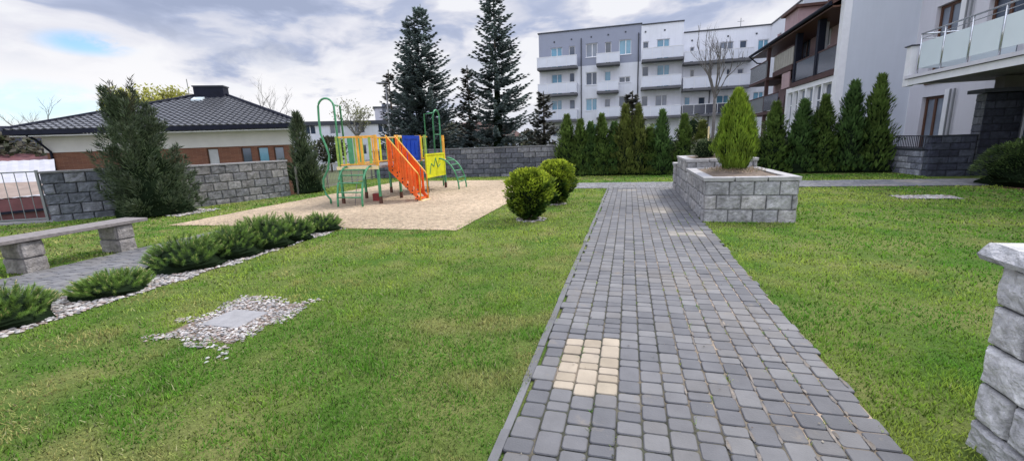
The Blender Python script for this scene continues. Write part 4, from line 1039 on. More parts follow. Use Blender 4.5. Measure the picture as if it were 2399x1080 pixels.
mb.m = 0; wall_open(mb, FY, .93, 4.62, Z0, 11.7, W2, n=.12); mb.quad(FY.p(4.62, .12, Z0), FY.p(4.62, -DEP, Z0), FY.p(4.62, -DEP, 11.7), FY.p(4.62, .12, 11.7))
mb.quad(FY.p(.93, 0, Z0), FY.p(.93, .12, Z0), FY.p(.93, .12, 11.7), FY.p(.93, 0, 11.7))
wall_open(mb, FY, 4.62, 11.84, Z0, 10.7, W3)
mb.quad(FY.p(-8.85, -DEP, Z0), FY.p(16, -DEP, Z0), FY.p(16, -DEP, 11.7), FY.p(-8.85, -DEP, 11.7))
# wing coming forward on the right
FX = Frame((11.84, 0), -math.pi/2)     # normal -x, a runs toward the garden (a = 45 - y)
WX = [(2.2, 2.9, 8.3, 9.5), (4.6, 5.5, 8.3, 9.5), (2.2, 2.9, 5.8, 7.0), (4.6, 5.5, 5.8, 7.0), (2.2, 2.9, 3.3, 4.6)]
wall_open(mb, FX, 0, 7.2, Z0, 10.7, WX)
mb.quad((11.84, -7.2, Z0), (16, -7.2, Z0), (16, -7.2, 10.7), (11.84, -7.2, 10.7)); mb.quad((16, -7.2, Z0), (16, DEP, Z0), (16, DEP, 10.7), (16, -7.2, 10.7))
mb.build('wall', [M['wwall'], M['vgrey']], wb)
mb = MB(); mb.box(-8.95, 1.0, -.08, DEP, 11.852, 11.95); mb.box(1.002, 4.68, -.2, DEP, 11.702, 11.80); mb.box(4.682, 11.76, -.08, DEP, 10.702, 10.80); mb.box(11.762, 16.1, -7.28, DEP, 10.702, 10.80)
mb.build('roof', M['darkm'], wb)
mb = MB()
for x in (-6.5, -2.0, 2.8, 9.0): mb.box(x, x+.7, 4, 4.6, 11.0 if x > 5 else 11.8, 11.3 if x > 5 else 12.5)
mb.build('chimney', M['wwall'], wb)
pk = ['glass', 'glassb', 'glass', 'glassb', 'glassw']
for h in W1+W2+W3:
    n_ = .12 if h in W2 else 0; w_ = h[1]-h[0]; hh = h[3]-h[2]
    window(wb, FY, h, n_, .14, M['trim'], mull=((.55,) if w_ > .85 else ()), fw=.06, pane=random.choice(pk), sill=hh < 1.5)
for h in WX: window(wb, FX, h, 0, .14, M['trim'], fw=.06, pane='glass')
for a0, a1, zf, top, n_ in ((-8.87, -4.98, 8.5, 9.49, 0), (-8.84, -4.99, 6.0, 7.03, 0), (-3.14, -.97, 8.5, 9.41, 0), (-3.10, -1.06, 5.98, 6.9, 0), (-3.1, -.87, 3.56, 4.5, 0), (-8.84, -4.99, 3.5, 4.5, 0),
                        (1.0, 4.6, 8.5, 9.5, .12), (.97, 4.5, 6.05, 7.05, .12), (.99, 4.55, 3.4, 4.35, .12), (4.66, 7.87, 8.0, 8.92, 0), (7.9, 10.39, 8.0, 8.85, 0), (4.66, 10.34, 5.7, 6.72, 0)):
    balcony(wb, FY, a0, a1, zf, top, n_, 1.1)
balcony(wb, FY, 4.66, 8.68, 3.4, 4.3, 0, 1.1, panel='dpanel'); balcony(wb, FY, 8.75, 10.4, 3.4, 4.3, 0, 1.1)
for a_, z0_, z1_ in ((-4.66, -1.2, 11.1), (.70, -1.2, 11.1), (7.1, 2, 8)):
    mb = MB(); mb.tube([FY.p(a_, .09, z0_), FY.p(a_, .09, z1_)], .05, 6); mb.build('downpipe', M['darkm'], wb)
mb = MB()
for a_, z_ in ((-7.3, 11.0), (-5.6, 11.1), (-3.7, 11.15), (-2.1, 11.2), (-.5, 11.3), (1.3, 11.1), (3.0, 11.1), (5.4, 10.0), (8.4, 10.1), (10.7, 10.1)):
    n_ = .12 if .93 < a_ < 4.62 else 0; FY.box(mb, a_-.07, a_+.07, n_+.004, n_+.03, z_-.07, z_+.07)
mb.build('wall_vent', M['darkm'], wb)
mb = MB(); mb.tube([(10.2, 4, 10.7), (10.2, 4, 12.4)], .03, 5); mb.tube([(9.9, 4, 12.1), (10.5, 4, 12.1)], .02, 5); mb.build('antenna', M['rail'], wb)

# ---- pink balcony house + grey blank end wall
pb = thing('apartment_building', 'pink balcony building with brown eaves and blank grey end wall', 'building', (9, 23.3, 0))
# local: x' = X-9, y' = Y-23.3 ; facade faces -x. Frame a = distance away measured so that U x N outward -x : U = -y
def PX(x, off): return Frame((x-9, off-23.3), -math.pi/2)     # origin at Y=off, a grows toward camera
mb = MB(); mb.quad((0.0, 0, -1.3), (2.72, 0, -1.3), (2.72, 0, 11.5), (0.0, 0, 11.5)); mb.quad((0, .22, -1.3), (0, 0, -1.3), (0, 0, 11.5), (0, .22, 11.5)); mb.quad((2.72, 0, -1.3), (2.72, 14, -1.3), (2.72, 14, 11.5), (2.72, 0, 11.5))
mb.quad((0, 0, 11.5), (2.72, 0, 11.5), (2.72, .25, 11.5), (0, .25, 11.5))
mb.build('end_wall', M['gwall'], pb)
mb = MB(); mb.box(-.09, .0, -.012, .36, -1.3, 11.5); mb.box(0.001, .20, -.012, -.002, -1.3, 11.5); mb.build('corner_trim', M['trim'], pb)
# ground floor bay (plane X=9, y 23.66..30.2)
F = PX(9, 30.2)
bay = [(.35, 1.15, 1.2, 3.75), (1.25, 2.0, 1.2, 3.75), (2.1, 3.0, 1.2, 3.75), (3.2, 4.05, 1.2, 3.75), (4.2, 5.05, 1.2, 3.75), (5.2, 6.2, 1.2, 3.75)]
mb = MB(); wall_open(mb, F, 0, 6.54, -1.3, 4.0, bay, reveal=.2); mb.quad((0, 6.9, -1.3), (1.3, 6.9, -1.3), (1.3, 6.9, 4.0), (0, 6.9, 4.0)); mb.build('bay_wall', M['trim'], pb)
for k, h in enumerate(bay): window(pb, F, h, 0, .2, M['trim'], trans=(.72,), pane=['glassw', 'glass', 'glassw', 'glassw', 'glass', 'glass'][k], sill=True, fw=.06)
# recessed pink wall
F2 = PX(10.3, 37.5)
hol = [(8.5, 9.3, 6.02, 7.15), (4.9, 6.5, 4.45, 7.05), (11.3, 12.2, 4.45, 6.9), (1.2, 2.2, 5.6, 6.8), (1.0, 1.7, 2.1, 4.0), (2.6, 3.3, 2.1, 4.0), (4.4, 5.0, 2.1, 4.0), (12.9, 13.6, 6.0, 7.1)]
mb = MB(); wall_open(mb, F2, 0, 14.0, -1.3, 7.6, hol, reveal=.15); mb.quad((1.3, 14.2, -1.3), (2.7, 14.2, -1.3), (2.7, 14.2, 8.5), (1.3, 14.2, 8.5)); mb.build('wall', M['pink'], pb)
for k, h in enumerate(hol): window(pb, F2, h, 0, .15, M['trim'] if k in (0, 2, 7) else M['brown'], mull=(.5,) if h[1]-h[0] > .75 else (), pane='glass' if k % 2 else 'glassw', sill=False)
# upper balcony over the bay
def strip(name, x0, x1, y0, y1, z0, z1, m, parent=pb):
    mb = MB(); mb.box(x0-9, x1-9, y0-23.3, y1-23.3, z0, z1); return mb.build(name, M[m], parent)
s = strip('balcony', 8.93, 10.29, 23.67, 29.3, 4.02, 4.26, 'redslab')
strip('balustrade', 8.97, 9.01, 23.7, 25.85, 4.3, 5.28, 'dpanel', s); strip('balustrade', 8.97, 9.01, 26.15, 28.85, 4.3, 5.28, 'dpanel', s); strip('handrail', 8.95, 9.03, 23.7, 28.9, 5.282, 5.34, 'redslab', s)
for y in (26.0, 29.0): strip('pillar', 8.92, 9.22, y-.14, y+.14, 4.262, 7.0, 'fascia')
strip('pillar', 9.4, 9.6, 26.6, 26.85, 4.262, 7.0, 'trim')
s = strip('balcony', 8.93, 10.29, 29.4, 32.9, 5.02, 5.32, 'redslab')
mb = MB()
for k in range(8): mb.box(-.04, 0, 29.4+k*.44-23.3, 29.4+k*.44+.40-23.3, 5.36, 6.3)
mb.build('balustrade', M['beige'], s); strip('handrail', 8.94, 9.03, 29.4, 32.9, 6.31, 6.37, 'redslab', s)
strip('side_panel', 8.97, 9.03, 29.75, 31.1, 4.1, 5.0, 'pink')
s = strip('balcony', 8.6, 10.29, 33.0, 37.2, 4.88, 5.06, 'redslab')
mb = MB()
for k in range(22): mb.box(-.38, -.36, 33.05+k*.19-23.3, 33.13+k*.19-23.3, 5.09, 6.1)
mb.build('balustrade', M['rail'], s); strip('handrail', 8.6, 8.66, 33.0, 37.2, 6.11, 6.17, 'redslab', s)
s = strip('balcony', 8.6, 10.29, 30.4, 37.2, 2.7, 2.9, 'redslab')
strip('balustrade', 8.62, 8.66, 33.4, 37.1, 2.93, 3.85, 'rail', s); strip('balustrade', 8.62, 8.66, 30.4, 33.2, 2.93, 3.85, 'dpanel', s); strip('handrail', 8.6, 8.68, 30.4, 37.2, 3.86, 3.92, 'redslab', s)
strip('pillar', 8.64, 8.84, 33.2, 33.4, -1.3, 6.9, 'redslab')
strip('lower_wall', 8.9, 10.28, 31.5, 37.2, -1.3, 2.0, 'trim')
# roof: eave plane sloping up to the right
mb = MB(); e0, e1 = 23.66, 36.6
def rp(x, y, z): return (x-9, y-23.3, z)
zE, xE, xR, zR = 6.98, 8.55, 13.0, 9.35
mb.hexa([rp(xE, e0, zE), rp(xE, e1+.6, zE), rp(xR, e1+.6, zR), rp(xR, e0, zR), rp(xE, e0, zE+.16), rp(xE, e1+.6, zE+.16), rp(xR, e1+.6, zR+.16), rp(xR, e0, zR+.16)][:4][::-1]+[rp(xE, e0, zE+.16), rp(xE, e1+.6, zE+.16), rp(xR, e1+.6, zR+.16), rp(xR, e0, zR+.16)][::-1])
ro = mb.build('roof', M['roofbr'], pb)
mb = MB(); mb.tube([rp(xE-.05, e0, zE+.05), rp(xE-.05, e1+.6, zE+.05)], .09, 8); mb.build('gutter', M['fascia'], ro)
mb = MB(); mb.tube([rp(xE-.05, e1+.5, zE), rp(9.0, e1+.5, zE-.45), rp(9.6, e1+.5, zE-.5)], .045, 6); mb.build('downpipe', M['fascia'], ro)
strip('soffit', 8.6, 10.29, 23.67, 37.0, 6.86, 6.93, 'brown')
mb = MB(); mb.box(.3, 1.8, 7.0, 9.2, 7.5, 8.5); mb.build('dormer', M['pink'], ro)
mb = MB(); mb.box(.1, 2.0, 6.8, 9.4, 8.502, 8.65); mb.build('dormer_roof', M['roofbr'], ro)
mb = MB(); mb.box(.8, 1.3, 3.4, 4.4, 8.0, 9.3); mb.build('chimney', M['roofbr'], ro)
# ---- lilac building with glass balcony and entrance
lb = thing('apartment_building', 'lilac rendered building at the right edge with frosted glass balcony and dark stone entrance', 'building', (11.7, 23.3, 0))
F = Frame((0, 0), -math.pi/2)       # a = 23.3 - y
hl = [(.95, 2.3, .25, 2.73), (1.05, 2.4, 3.25, 6.15), (3.8, 5.3, 3.25, 5.7), (7.0, 8.6, 3.25, 5.7)]
mb = MB(); wall_open(mb, F, .02, 16, -1.3, 11, hl, reveal=.2); mb.quad(F.p(16, 0, -1.3), F.p(16, -6, -1.3), F.p(16, -6, 11), F.p(16, 0, 11)); mb.quad(F.p(0, 0, 11), F.p(16, 0, 11), F.p(16, -6, 11), F.p(0, -6, 11)); mb.build('wall', M['lilac'], lb)
window(lb, F, hl[0], 0, .2, M['brown'], mull=(.45,), fw=.11, pane='glassw'); window(lb, F, hl[1], 0, .2, M['brown'], mull=(.45,), fw=.11, pane='glassw'); window(lb, F, hl[2], 0, .2, M['brown'], mull=(.5,), fw=.1); window(lb, F, hl[3], 0, .2, M['brown'], mull=(.5,), fw=.1)
mb = MB(); F.box(mb, 2.32, 2.55, .003, .03, -.2, 2.92); F.box(mb, 2.45, 2.75, .003, .03, 3.21, 10.9); mb.build('white_trim', M['trim'], lb)
for a_ in (2.72, 2.95):
    mb = MB(); mb.tube([F.p(a_, .08, -.2), F.p(a_, .08, 2.9)], .035, 6); mb.tube([F.p(a_+.15, .08, 3.22), F.p(a_+.15, .08, 10.8)], .035, 6); mb.build('downpipe', M['rail'], lb)
# balcony slab: X 9..11.7, y 9..18.2
def L_(x, y): return (x-11.7, y-23.3)
def lbox(name, x0, x1, y0, y1, z0, z1, m, parent=lb, bevel=0):
    mb = MB(); mb.box(x0-11.7, x1-11.7, y0-23.3, y1-23.3, z0, z1); return mb.build(name, M[m], parent, bevel=bevel)
bs = lbox('balcony', 9.02, 11.69, 8.0, 18.2, 2.96, 3.22, 'under')
lbox('front_edge', 9.0, 9.018, 8.0, 18.2, 2.92, 3.12, 'trim', bs); lbox('front_edge', 8.94, 9.03, 8.0, 18.22, 3.135, 3.235, 'lilac', bs); lbox('drip_strip', 8.965, 9.03, 8.0, 18.21, 3.122, 3.133, 'darkm', bs)
lbox('end_edge', 9.02, 11.69, 18.202, 18.23, 2.94, 3.23, 'trim', bs)
lbox('end_pier', 8.98, 9.16, 18.08, 18.36, 2.9, 4.16, 'trim', bs); lbox('pier_cap', 8.93, 9.21, 18.03, 18.41, 4.162, 4.20, 'darkm', bs)
ys = [17.72-1.1*k for k in range(9)]
for k, y in enumerate(ys):
    mb = MB(); mb.tube([(*L_(9.03, y), 3.24), (*L_(9.03, y), 4.46)], .022, 8); mb.build('railing_post', M['steel'], bs, smooth=True)
for k in range(8): lbox('glass_panel', 9.02, 9.035, ys[k+1]+.05, ys[k]-.05, 3.40, 4.19, 'frost', bs)
for zc, r_ in ((4.46, .026), (4.32, .012)):
    mb = MB(); mb.tube([(*L_(9.03, 17.75), zc), (*L_(9.03, 8.0), zc)], r_, 8); mb.tube([(*L_(9.03, 17.74), zc), (*L_(11.6, 17.74), zc)], r_, 8); mb.build('handrail', M['steel'], bs, smooth=True)
lbox('glass_panel', 9.15, 10.3, 17.73, 17.745, 3.4, 4.19, 'frost', bs); lbox('glass_panel', 10.4, 11.5, 17.73, 17.745, 3.4, 4.19, 'frost', bs)
# entrance: dark stone wing wall, lintel, glass door
mb = MB(); rock_wall(mb, Frame((10.34-11.7, 16.7-23.3), 0), 0, 1.36, 0, -.03, 2.46, 11, .5, .06, .014, ((.050, .056, .080), (.065, .072, .10), (.040, .044, .065)))
rock_wall(mb, Frame((10.34-11.7, 17.1-23.3), -math.pi/2), 0, .4, 0, -.03, 2.46, 11, .5, .06, .014, ((.13, .14, .17), (.17, .18, .2)))
mb.m = 1; mb.box(10.36-11.7, -.004, 16.72-23.3, 17.1-23.3, -.03, 2.455); mb.build('stone_wing', [M['stone'], M['mortard']], lb)
lbox('lintel', 10.1, 11.69, 16.4, 17.12, 2.47, 2.58, 'darkm'); lbox('lintel_panel', 10.7, 11.69, 16.66, 17.05, 2.585, 2.93, 'under')
lbox('door_post', 11.04, 11.10, 16.30, 16.36, 0, 2.46, 'steel'); dr = lbox('door', 11.12, 11.69, 16.32, 16.34, .05, 2.4, 'glass'); lbox('handle', 11.14, 11.4, 16.27, 16.29, 1.1, 1.13, 'steel', dr)
lbox('door_post', 11.4, 11.45, 16.24, 16.29, 0, 1.45, 'steel')

# ---------------------------------------------------------------- brick bungalow
hb = thing('bungalow', 'brick and cream bungalow with dark tiled hip roof behind the left stone walls', 'house', (-30.67, 15.2, 0))
ang = math.atan2(6.38, 12.36); F = Frame((0, 0), ang); L = 13.9; DP = 12.0
nW = -.8
hw = [(8.55, 9.15, .6, 1.80), (10.33, 10.88, .6, 1.79), (11.21, 11.80, .6, 1.78), (12.08, 12.64, .6, 1.77), (4.9, 5.6, .6, 1.8)]
mb = MB(); wall_open(mb, F, .9, 13.2, -1.3, 1.86, hw, n=nW, reveal=.12)
P = F.p
for a_, b_ in ((.9, .9), (13.2, 10.1)): mb.quad(P(a_, nW, -1.3), P(b_, -DP+.8, -1.3), P(b_, -DP+.8, 1.86), P(a_, nW, 1.86))
mb.build('brick_wall', M['brick'], hb)
mb = MB(); mb.hexa([P(.85, nW+.05, 1.862), P(13.25, nW+.05, 1.862), P(10.15, -DP+.8, 1.862), P(.85, -DP+.8, 1.862), P(.85, nW+.05, 2.70), P(13.25, nW+.05, 2.70), P(10.15, -DP+.8, 2.70), P(.85, -DP+.8, 2.70)]); mb.build('upper_wall', M['hwall'], hb)
for k, h in enumerate(hw): window(hb, F, h, nW, .12, M['brown'], pane=['blind', 'glass', 'glassb', 'glassw', 'glass'][k], sill=False, fw=.05)
mb = MB(); mb.hexa([P(.02, -.02, 2.702), P(L-.02, -.02, 2.702), P(10.85, -DP+.02, 2.702), P(.02, -DP+.02, 2.702), P(.02, -.02, 2.76), P(L-.02, -.02, 2.76), P(10.85, -DP+.02, 2.76), P(.02, -DP+.02, 2.76)]); mb.build('soffit', M['trim'], hb)
mb = MB(); F.box(mb, 0, L, -.0, .14, 2.80, 3.03); F.box(mb, -.14, -.002, -DP, .14, 2.80, 3.03); mb.hexa([P(L+.002, .0, 2.80), P(L+.10, .0, 2.80), P(10.9, -DP, 2.80), P(10.8, -DP, 2.80), P(L+.002, .0, 3.03), P(L+.10, .0, 3.03), P(10.9, -DP, 3.03), P(10.8, -DP, 3.03)]); mb.build('gutter', M['fascia'], hb)
mb = MB(); mb.tube([P(.75, -.02, 2.78), P(.9, -.3, 2.55), P(1.15, nW+.08, 1.9), P(1.15, nW+.08, -1.2)], .06, 8); mb.build('downpipe', M['fascia'], hb)
# roof faces with pan tile waves
def tile_face(mb, e0, e1, t0, t1, cols_, rows):
    """e0,e1 eave corners; t0,t1 top corners (world tuples)"""
    e0, e1, t0, t1 = map(Vector, (e0, e1, t0, t1)); U_ = (e1-e0); Lh = U_.length; U_.normalize()
    S = (t0-e0)-U_*((t0-e0).dot(U_)); Ls = S.length; S.normalize(); Nn = U_.cross(S).normalized()
    if Nn.z < 0: Nn = -Nn
    a_l = (t0-e0).dot(U_); a_r = (t1-e0).dot(U_)
    step = .085; na = int(Lh/step)+1
    for r_ in range(rows):
        s0, s1 = Ls*r_/rows, Ls*(r_+1)/rows
        for i in range(na):
            x0, x1 = i*step, (i+1)*step
            def cl(x, s): lo = a_l*s/Ls; hi = Lh+(a_r-Lh)*s/Ls; return min(max(x, lo), hi)
            X = [cl(x0, s0), cl(x1, s0), cl(x1, s1), cl(x0, s1)]
            if X[1]-X[0] < .002 and X[2]-X[3] < .002: continue
            wv = lambda x: .034*math.sin(x/.34*6.2832)
            q = [e0+U_*X[0]+S*s0+Nn*(wv(X[0])+.06), e0+U_*X[1]+S*s0+Nn*(wv(X[1])+.06), e0+U_*X[2]+S*s1+Nn*wv(X[2]), e0+U_*X[3]+S*s1+Nn*wv(X[3])]
            mb.quad(*q)
            mb.quad(e0+U_*X[0]+S*s0+Nn*(wv(X[0])-.005), e0+U_*X[1]+S*s0+Nn*(wv(X[1])-.005), q[1], q[0])
mb = MB(); zE = 3.04; zR = 5.25; A_, B_ = (6.3, -6.0), (8.2, -6.0)
c0, c1, c2_, c3 = P(-.1, .1, zE), P(L+.1, .1, zE), P(10.85, -DP, zE), P(-.1, -DP, zE); r0, r1 = P(A_[0], A_[1], zR), P(B_[0], B_[1], zR)
tile_face(mb, c0, c1, r0, r1, 0, 18); tile_face(mb, c1, c2_, r1, r1, 0, 18); tile_face(mb, c3, c0, r0, r0, 0, 18); tile_face(mb, c2_, c3, r1, r0, 0, 18)
rf = mb.build('roof', M['tile'], hb)
mb = MB()
for a_, b_ in ((c0, r0), (c1, r1), (r0, r1), (c2_, r1), (c3, r0)): mb.tube([Vector(a_)+Vector((0, 0, .06)), Vector(b_)+Vector((0, 0, .06))], .09, 8)
mb.build('ridge_tiles', M['fascia'], rf)
mb = MB(); F.box(mb, 6.40, 8.15, -6.5, -5.6, 4.9, 5.80); mb.build('chimney', M['fascia'], rf)
mb = MB(); F.box(mb, 6.35, 8.20, -6.55, -5.55, 5.802, 5.88); mb.build('chimney_cap', M['darkm'], rf)
mb = MB()
sl = (zR-zE)/6.1
mb.hexa([P(6.55, -4.70, 4.81+.02), P(7.15, -4.70, 4.81+.02), P(7.15, -5.2, 4.99+.02), P(6.55, -5.2, 4.99+.02), P(6.55, -4.70, 4.93), P(7.15, -4.70, 4.93), P(7.15, -5.2, 5.11), P(6.55, -5.2, 5.11)]); mb.build('skylight', M['frost'], rf)
# antenna mast behind the bungalow
an = thing('antenna_mast', 'thin roof antenna on a pale chimney behind the bungalow ridge', 'antenna', (-46.2, 38.2, 0))
mb = MB(); mb.box(-.25, .25, -.25, .25, -1.2, 7.9); mb.build('chimney', M['beige'], an)
mb = MB(); mb.tube([(0, 0, 7.9), (0, 0, 9.4)], .04, 5)
for z, w_ in ((9.3, .9), (9.05, .6), (8.8, .4)): mb.tube([(-w_*.6, w_*.5, z), (w_*.6, -w_*.5, z)], .03, 4)
mb.build('antenna', M['rail'], an)

# ---------------------------------------------------------------- sheds and far buildings on the left
sh = thing('shed', 'low shed with white corrugated roof beyond the left railing', 'shed', (-26, 11.5, 0))
Fs = Frame((0, 0), math.atan2(.87, .5))        # faces the garden, runs left to right in view
def spt(a, n, z): return Fs.p(a, n, z)
mb = MB(); na = 60
for i in range(na):
    a0_, a1_ = -7.6+i*.166, -7.6+(i+1)*.166; w0, w1 = .012*(-1)**i, .012*(-1)**(i+1)
    mb.quad(spt(a0_, 3.2, .15+w0), spt(a1_, 3.2, .15+w1), spt(a1_, -2.6, 1.52+w1), spt(a0_, -2.6, 1.52+w0))
mb.build('roof', M['wroof'], sh); mb = MB(); Fs.box(mb, -7.4, 2.2, -2.4, 3.0, -1.3, .1); mb.build('wall', M['beige'], sh)
s2 = thing('garage', 'maroon fronted garage with beige roof and dark door just beyond the left railing', 'garage', (-20.3, 9.3, 0))
Fg = Frame((0, 0), math.atan2(.87, .42))
mb = MB()
mb.quad(Fg.p(-7, .5, -.02), Fg.p(1.55, .5, .40), Fg.p(1.75, -2.2, .70), Fg.p(-7, -2.2, .98)); mb.build('roof', M['beigeroof'], s2)
mb = MB(); Fg.box(mb, -7, 1.5, .5, .56, -.18, -.10); mb.build('gutter', M['fascia'], s2)
mb = MB(); Fg.box(mb, -7, 1.5, .30, .5, -.42, .30); Fg.box(mb, -7, 1.5, -2, .28, -1.3, .0); Fg.box(mb, .9, 1.5, .3, .46, -1.3, -.44); mb.build('front', M['maroon'], s2)
mb = MB(); Fg.box(mb, -7, .88, .30, .36, -1.3, -.44); mb.build('garage_door', M['shed'], s2)
# small far houses at left
def far_house(name, label, cat, D, px_dir, w, z0, z1, roofz, wallm, roofm, wins=0, flat=False, dep=6):
    x, y = D*px_dir[0], D*px_dir[1]; root = thing(name, label, cat, (x, y, 0)); a = math.atan2(-px_dir[0], px_dir[1])*-1
    Ff = Frame((0, 0), math.atan2(-px_dir[0], px_dir[1]))
    hs = []
    for r_ in range(wins if wins else 0):
        nwin = int(w/3)
        for k in range(nwin): hs.append((-w/2+1+k*3, -w/2+2.3+k*3, z0+1.9+r_*2.8, z0+3.2+r_*2.8))
    mb = MB(); wall_open(mb, Ff, -w/2, w/2, z0, z1, hs); Ff.box(mb, -w/2, w/2, -dep, -.2, z0, z1-.002); mb.build('wall', M[wallm], root)
    for h_ in hs: window(root, Ff, h_, 0, .14, M['trim'], mull=(.5,), pane='glass', sill=False)
    mb = MB()
    if flat: Ff.box(mb, -w/2-.2, w/2+.2, -dep, .2, z1, roofz)
    else:
        q = Ff.p; mb.quad(q(-w/2-.4, .5, z1), q(w/2+.4, .5, z1), q(w/2-2, -dep/2, roofz), q(-w/2+2, -dep/2, roofz)); mb.tri(q(w/2+.4, .5, z1), q(w/2+.4, -dep, z1), q(w/2-2, -dep/2, roofz)); mb.tri(q(-w/2-.4, -dep, z1), q(-w/2-.4, .5, z1), q(-w/2+2, -dep/2, roofz))
        mb.quad(q(w/2+.4, -dep, z1), q(-w/2-.4, -dep, z1), q(-w/2+2, -dep/2, roofz), q(w/2-2, -dep/2, roofz))
    mb.build('roof', M[roofm], root); return root
def dirp(az): return (math.sin(R(az)), math.cos(R(az)))
far_house('apartment_building', 'long low white block with flat roof far behind the playground', 'building', 62, dirp(-33.5), 22, -1.3, 4.5, 5.0, 'wwall', 'darkm', wins=2, flat=True)
far_house('apartment_building', 'narrow pale tower block section rising behind the big spruce', 'building', 66, dirp(-30.3), 3.6, -1.3, 6.9, 7.1, 'lilac', 'darkm', wins=3, flat=True)
far_house('house', 'distant house with dark roof at the far left behind the bungalow corner', 'house', 48, dirp(-68), 14, -1.3, 2.0, 4.1, 'beige', 'fascia', wins=1)
far_house('house', 'distant low house with red fence front at the left edge', 'house', 36, dirp(-67), 10, -1.3, 1.2, 1.9, 'red', 'maroon', wins=0)
far_house('house', 'distant house with brick-coloured roof seen between the spruces', 'house', 55, dirp(-20), 12, -1.3, 2.2, 4.2, 'wwall', 'roofbr', wins=1)
# distant woods: trees as bushy crowns each a thing
random.seed(77)
tproto = None
def far_tree(label, loc, h, r, cols):
    root = thing('tree', label, 'tree', loc, group='distant trees on the skyline')
    mb = MB()
    for k in range(1300):
        a = rnd()*6.283; t = rnd(); q = rnd()**.4; rr = r*math.sqrt(max(0, 1-(2*t-1)**2))*(1+.5*noise.noise(Vector((math.cos(a)*2, math.sin(a)*2, t*4))))
        p = Vector((math.cos(a)*rr*q, math.sin(a)*rr*q, h*(.28+.72*t))); d = Vector((ru(-1, 1), ru(-1, 1), ru(-.4, 1))).normalized()
        mb.leaf(p, d, d.cross(Vector((.3, .4, .8))).normalized(), ru(.3, .6), .13, mulc(random.choice(cols), ru(.6, 1.3)))
    mb.build('crown', M['leaf'], root); trunk(root, [(0, 0, 0), (0, 0, h*.6)], .15, .06, 'bark'); return root
FC = ((.05, .06, .03), (.09, .09, .06), (.13, .12, .09))
far_tree('distant bushy tree above the far left fence', (-44, 20.5, -1.3), 4.6, 2.2, FC)
ft = [o for o in sc.objects if o.get('label', '').startswith('distant bushy tree')][0]
for k, (az, D, s_, lab) in enumerate(((-64, 40, .95, 'dark bush left of the bungalow corner above the white shed roof'), (-37.5, 58, .9, 'distant dark tree just right of the bungalow roof end'),
      (-27, 50, 1.0, 'distant dark bushy tree below the left side of the big spruce'), (-22.5, 42, 1.0, 'dark bushy tree between the two big spruces, low behind the wall'), (-24.8, 40, .9, 'dark bush behind the wall right of the yellow panel'), (-17.5, 45, .9, 'distant bush low between the spruce and the thuja hedge'),
      (-12.5, 40, .8, 'distant bush in front of the left end of the white block'))):
    dx, dy = dirp(az); dup(ft, (dx*D, dy*D, -1.3), k*1.3, (s_, s_, s_), lab)
# street lamp
lp = thing('street_lamp', 'slim pale street lamp with flat head in front of the double-topped spruce', 'street lamp', (-13.95, 23.9, -1.2))
mb = MB(); mb.tube([(0, 0, 0), (0, 0, 6.35)], .06, 8, None, .04); mb.build('pole', M['conc'], lp, smooth=True)
mb = MB(); mb.box(-.45, .12, -.30, .10, 6.36, 6.44); mb.build('lamp_head', M['conc'], lp, bevel=.02)

# ---------------------------------------------------------------- world: Nishita sky with procedural clouds
w = bpy.data.worlds.new('World'); sc.world = w; w.use_nodes = True
nt = w.node_tree; N, Lk = nt.nodes, nt.links
N.clear(); out = N.new('ShaderNodeOutputWorld')
EL, AZ = 48, 40       # sun elevation, azimuth clockwise from +Y
sky = N.new('ShaderNodeTexSky'); sky.sky_type = 'NISHITA'; sky.sun_disc = False; sky.sun_elevation = R(EL); sky.sun_rotation = R(AZ); sky.dust_density = .4; sky.ozone_density = 3
bg1 = N.new('ShaderNodeBackground'); bg1.inputs['Strength'].default_value = .15; hs_ = N.new('ShaderNodeHueSaturation'); hs_.inputs['Saturation'].default_value = 1.25; hs_.inputs['Value'].default_value = 1.5; Lk.new(sky.outputs[0], hs_.inputs['Color']); Lk.new(hs_.outputs[0], bg1.inputs[0])
tc = N.new('ShaderNodeTexCoord'); sep = N.new('ShaderNodeSeparateXYZ'); Lk.new(tc.outputs['Generated'], sep.inputs[0])
def math_(op, a=None, b=None, va=None, vb=None, clamp=False):
    n = N.new('ShaderNodeMath'); n.operation = op; n.use_clamp = clamp
    if a is not None: Lk.new(a, n.inputs[0])
    if b is not None: Lk.new(b, n.inputs[1])
    if va is not None: n.inputs[0].default_value = va
    if vb is not None: n.inputs[1].default_value = vb
    return n.outputs[0]
den = math_('MAXIMUM', math_('ADD', sep.outputs[2], vb=.16), vb=.03)
px_ = math_('DIVIDE', sep.outputs[0], den); py_ = math_('DIVIDE', sep.outputs[1], den)
cmb = N.new('ShaderNodeCombineXYZ'); Lk.new(px_, cmb.inputs[0]); Lk.new(py_, cmb.inputs[1])
def nz(scale, detail, rough, off, dist=0.0, vec=None):
    mp = N.new('ShaderNodeMapping'); mp.inputs['Location'].default_value = off; Lk.new(vec or cmb.outputs[0], mp.inputs[0])
    n = N.new('ShaderNodeTexNoise'); n.inputs['Scale'].default_value = scale; n.inputs['Detail'].default_value = detail; n.inputs['Roughness'].default_value = rough; n.inputs['Distortion'].default_value = dist
    Lk.new(mp.outputs[0], n.inputs['Vector']); return n.outputs['Fac']
def mrange(v, a, b_, c, d):
    n = N.new('ShaderNodeMapRange'); n.interpolation_type = 'SMOOTHSTEP'; Lk.new(v, n.inputs[0]); n.inputs[1].default_value = a; n.inputs[2].default_value = b_; n.inputs[3].default_value = c; n.inputs[4].default_value = d; return n.outputs[0]
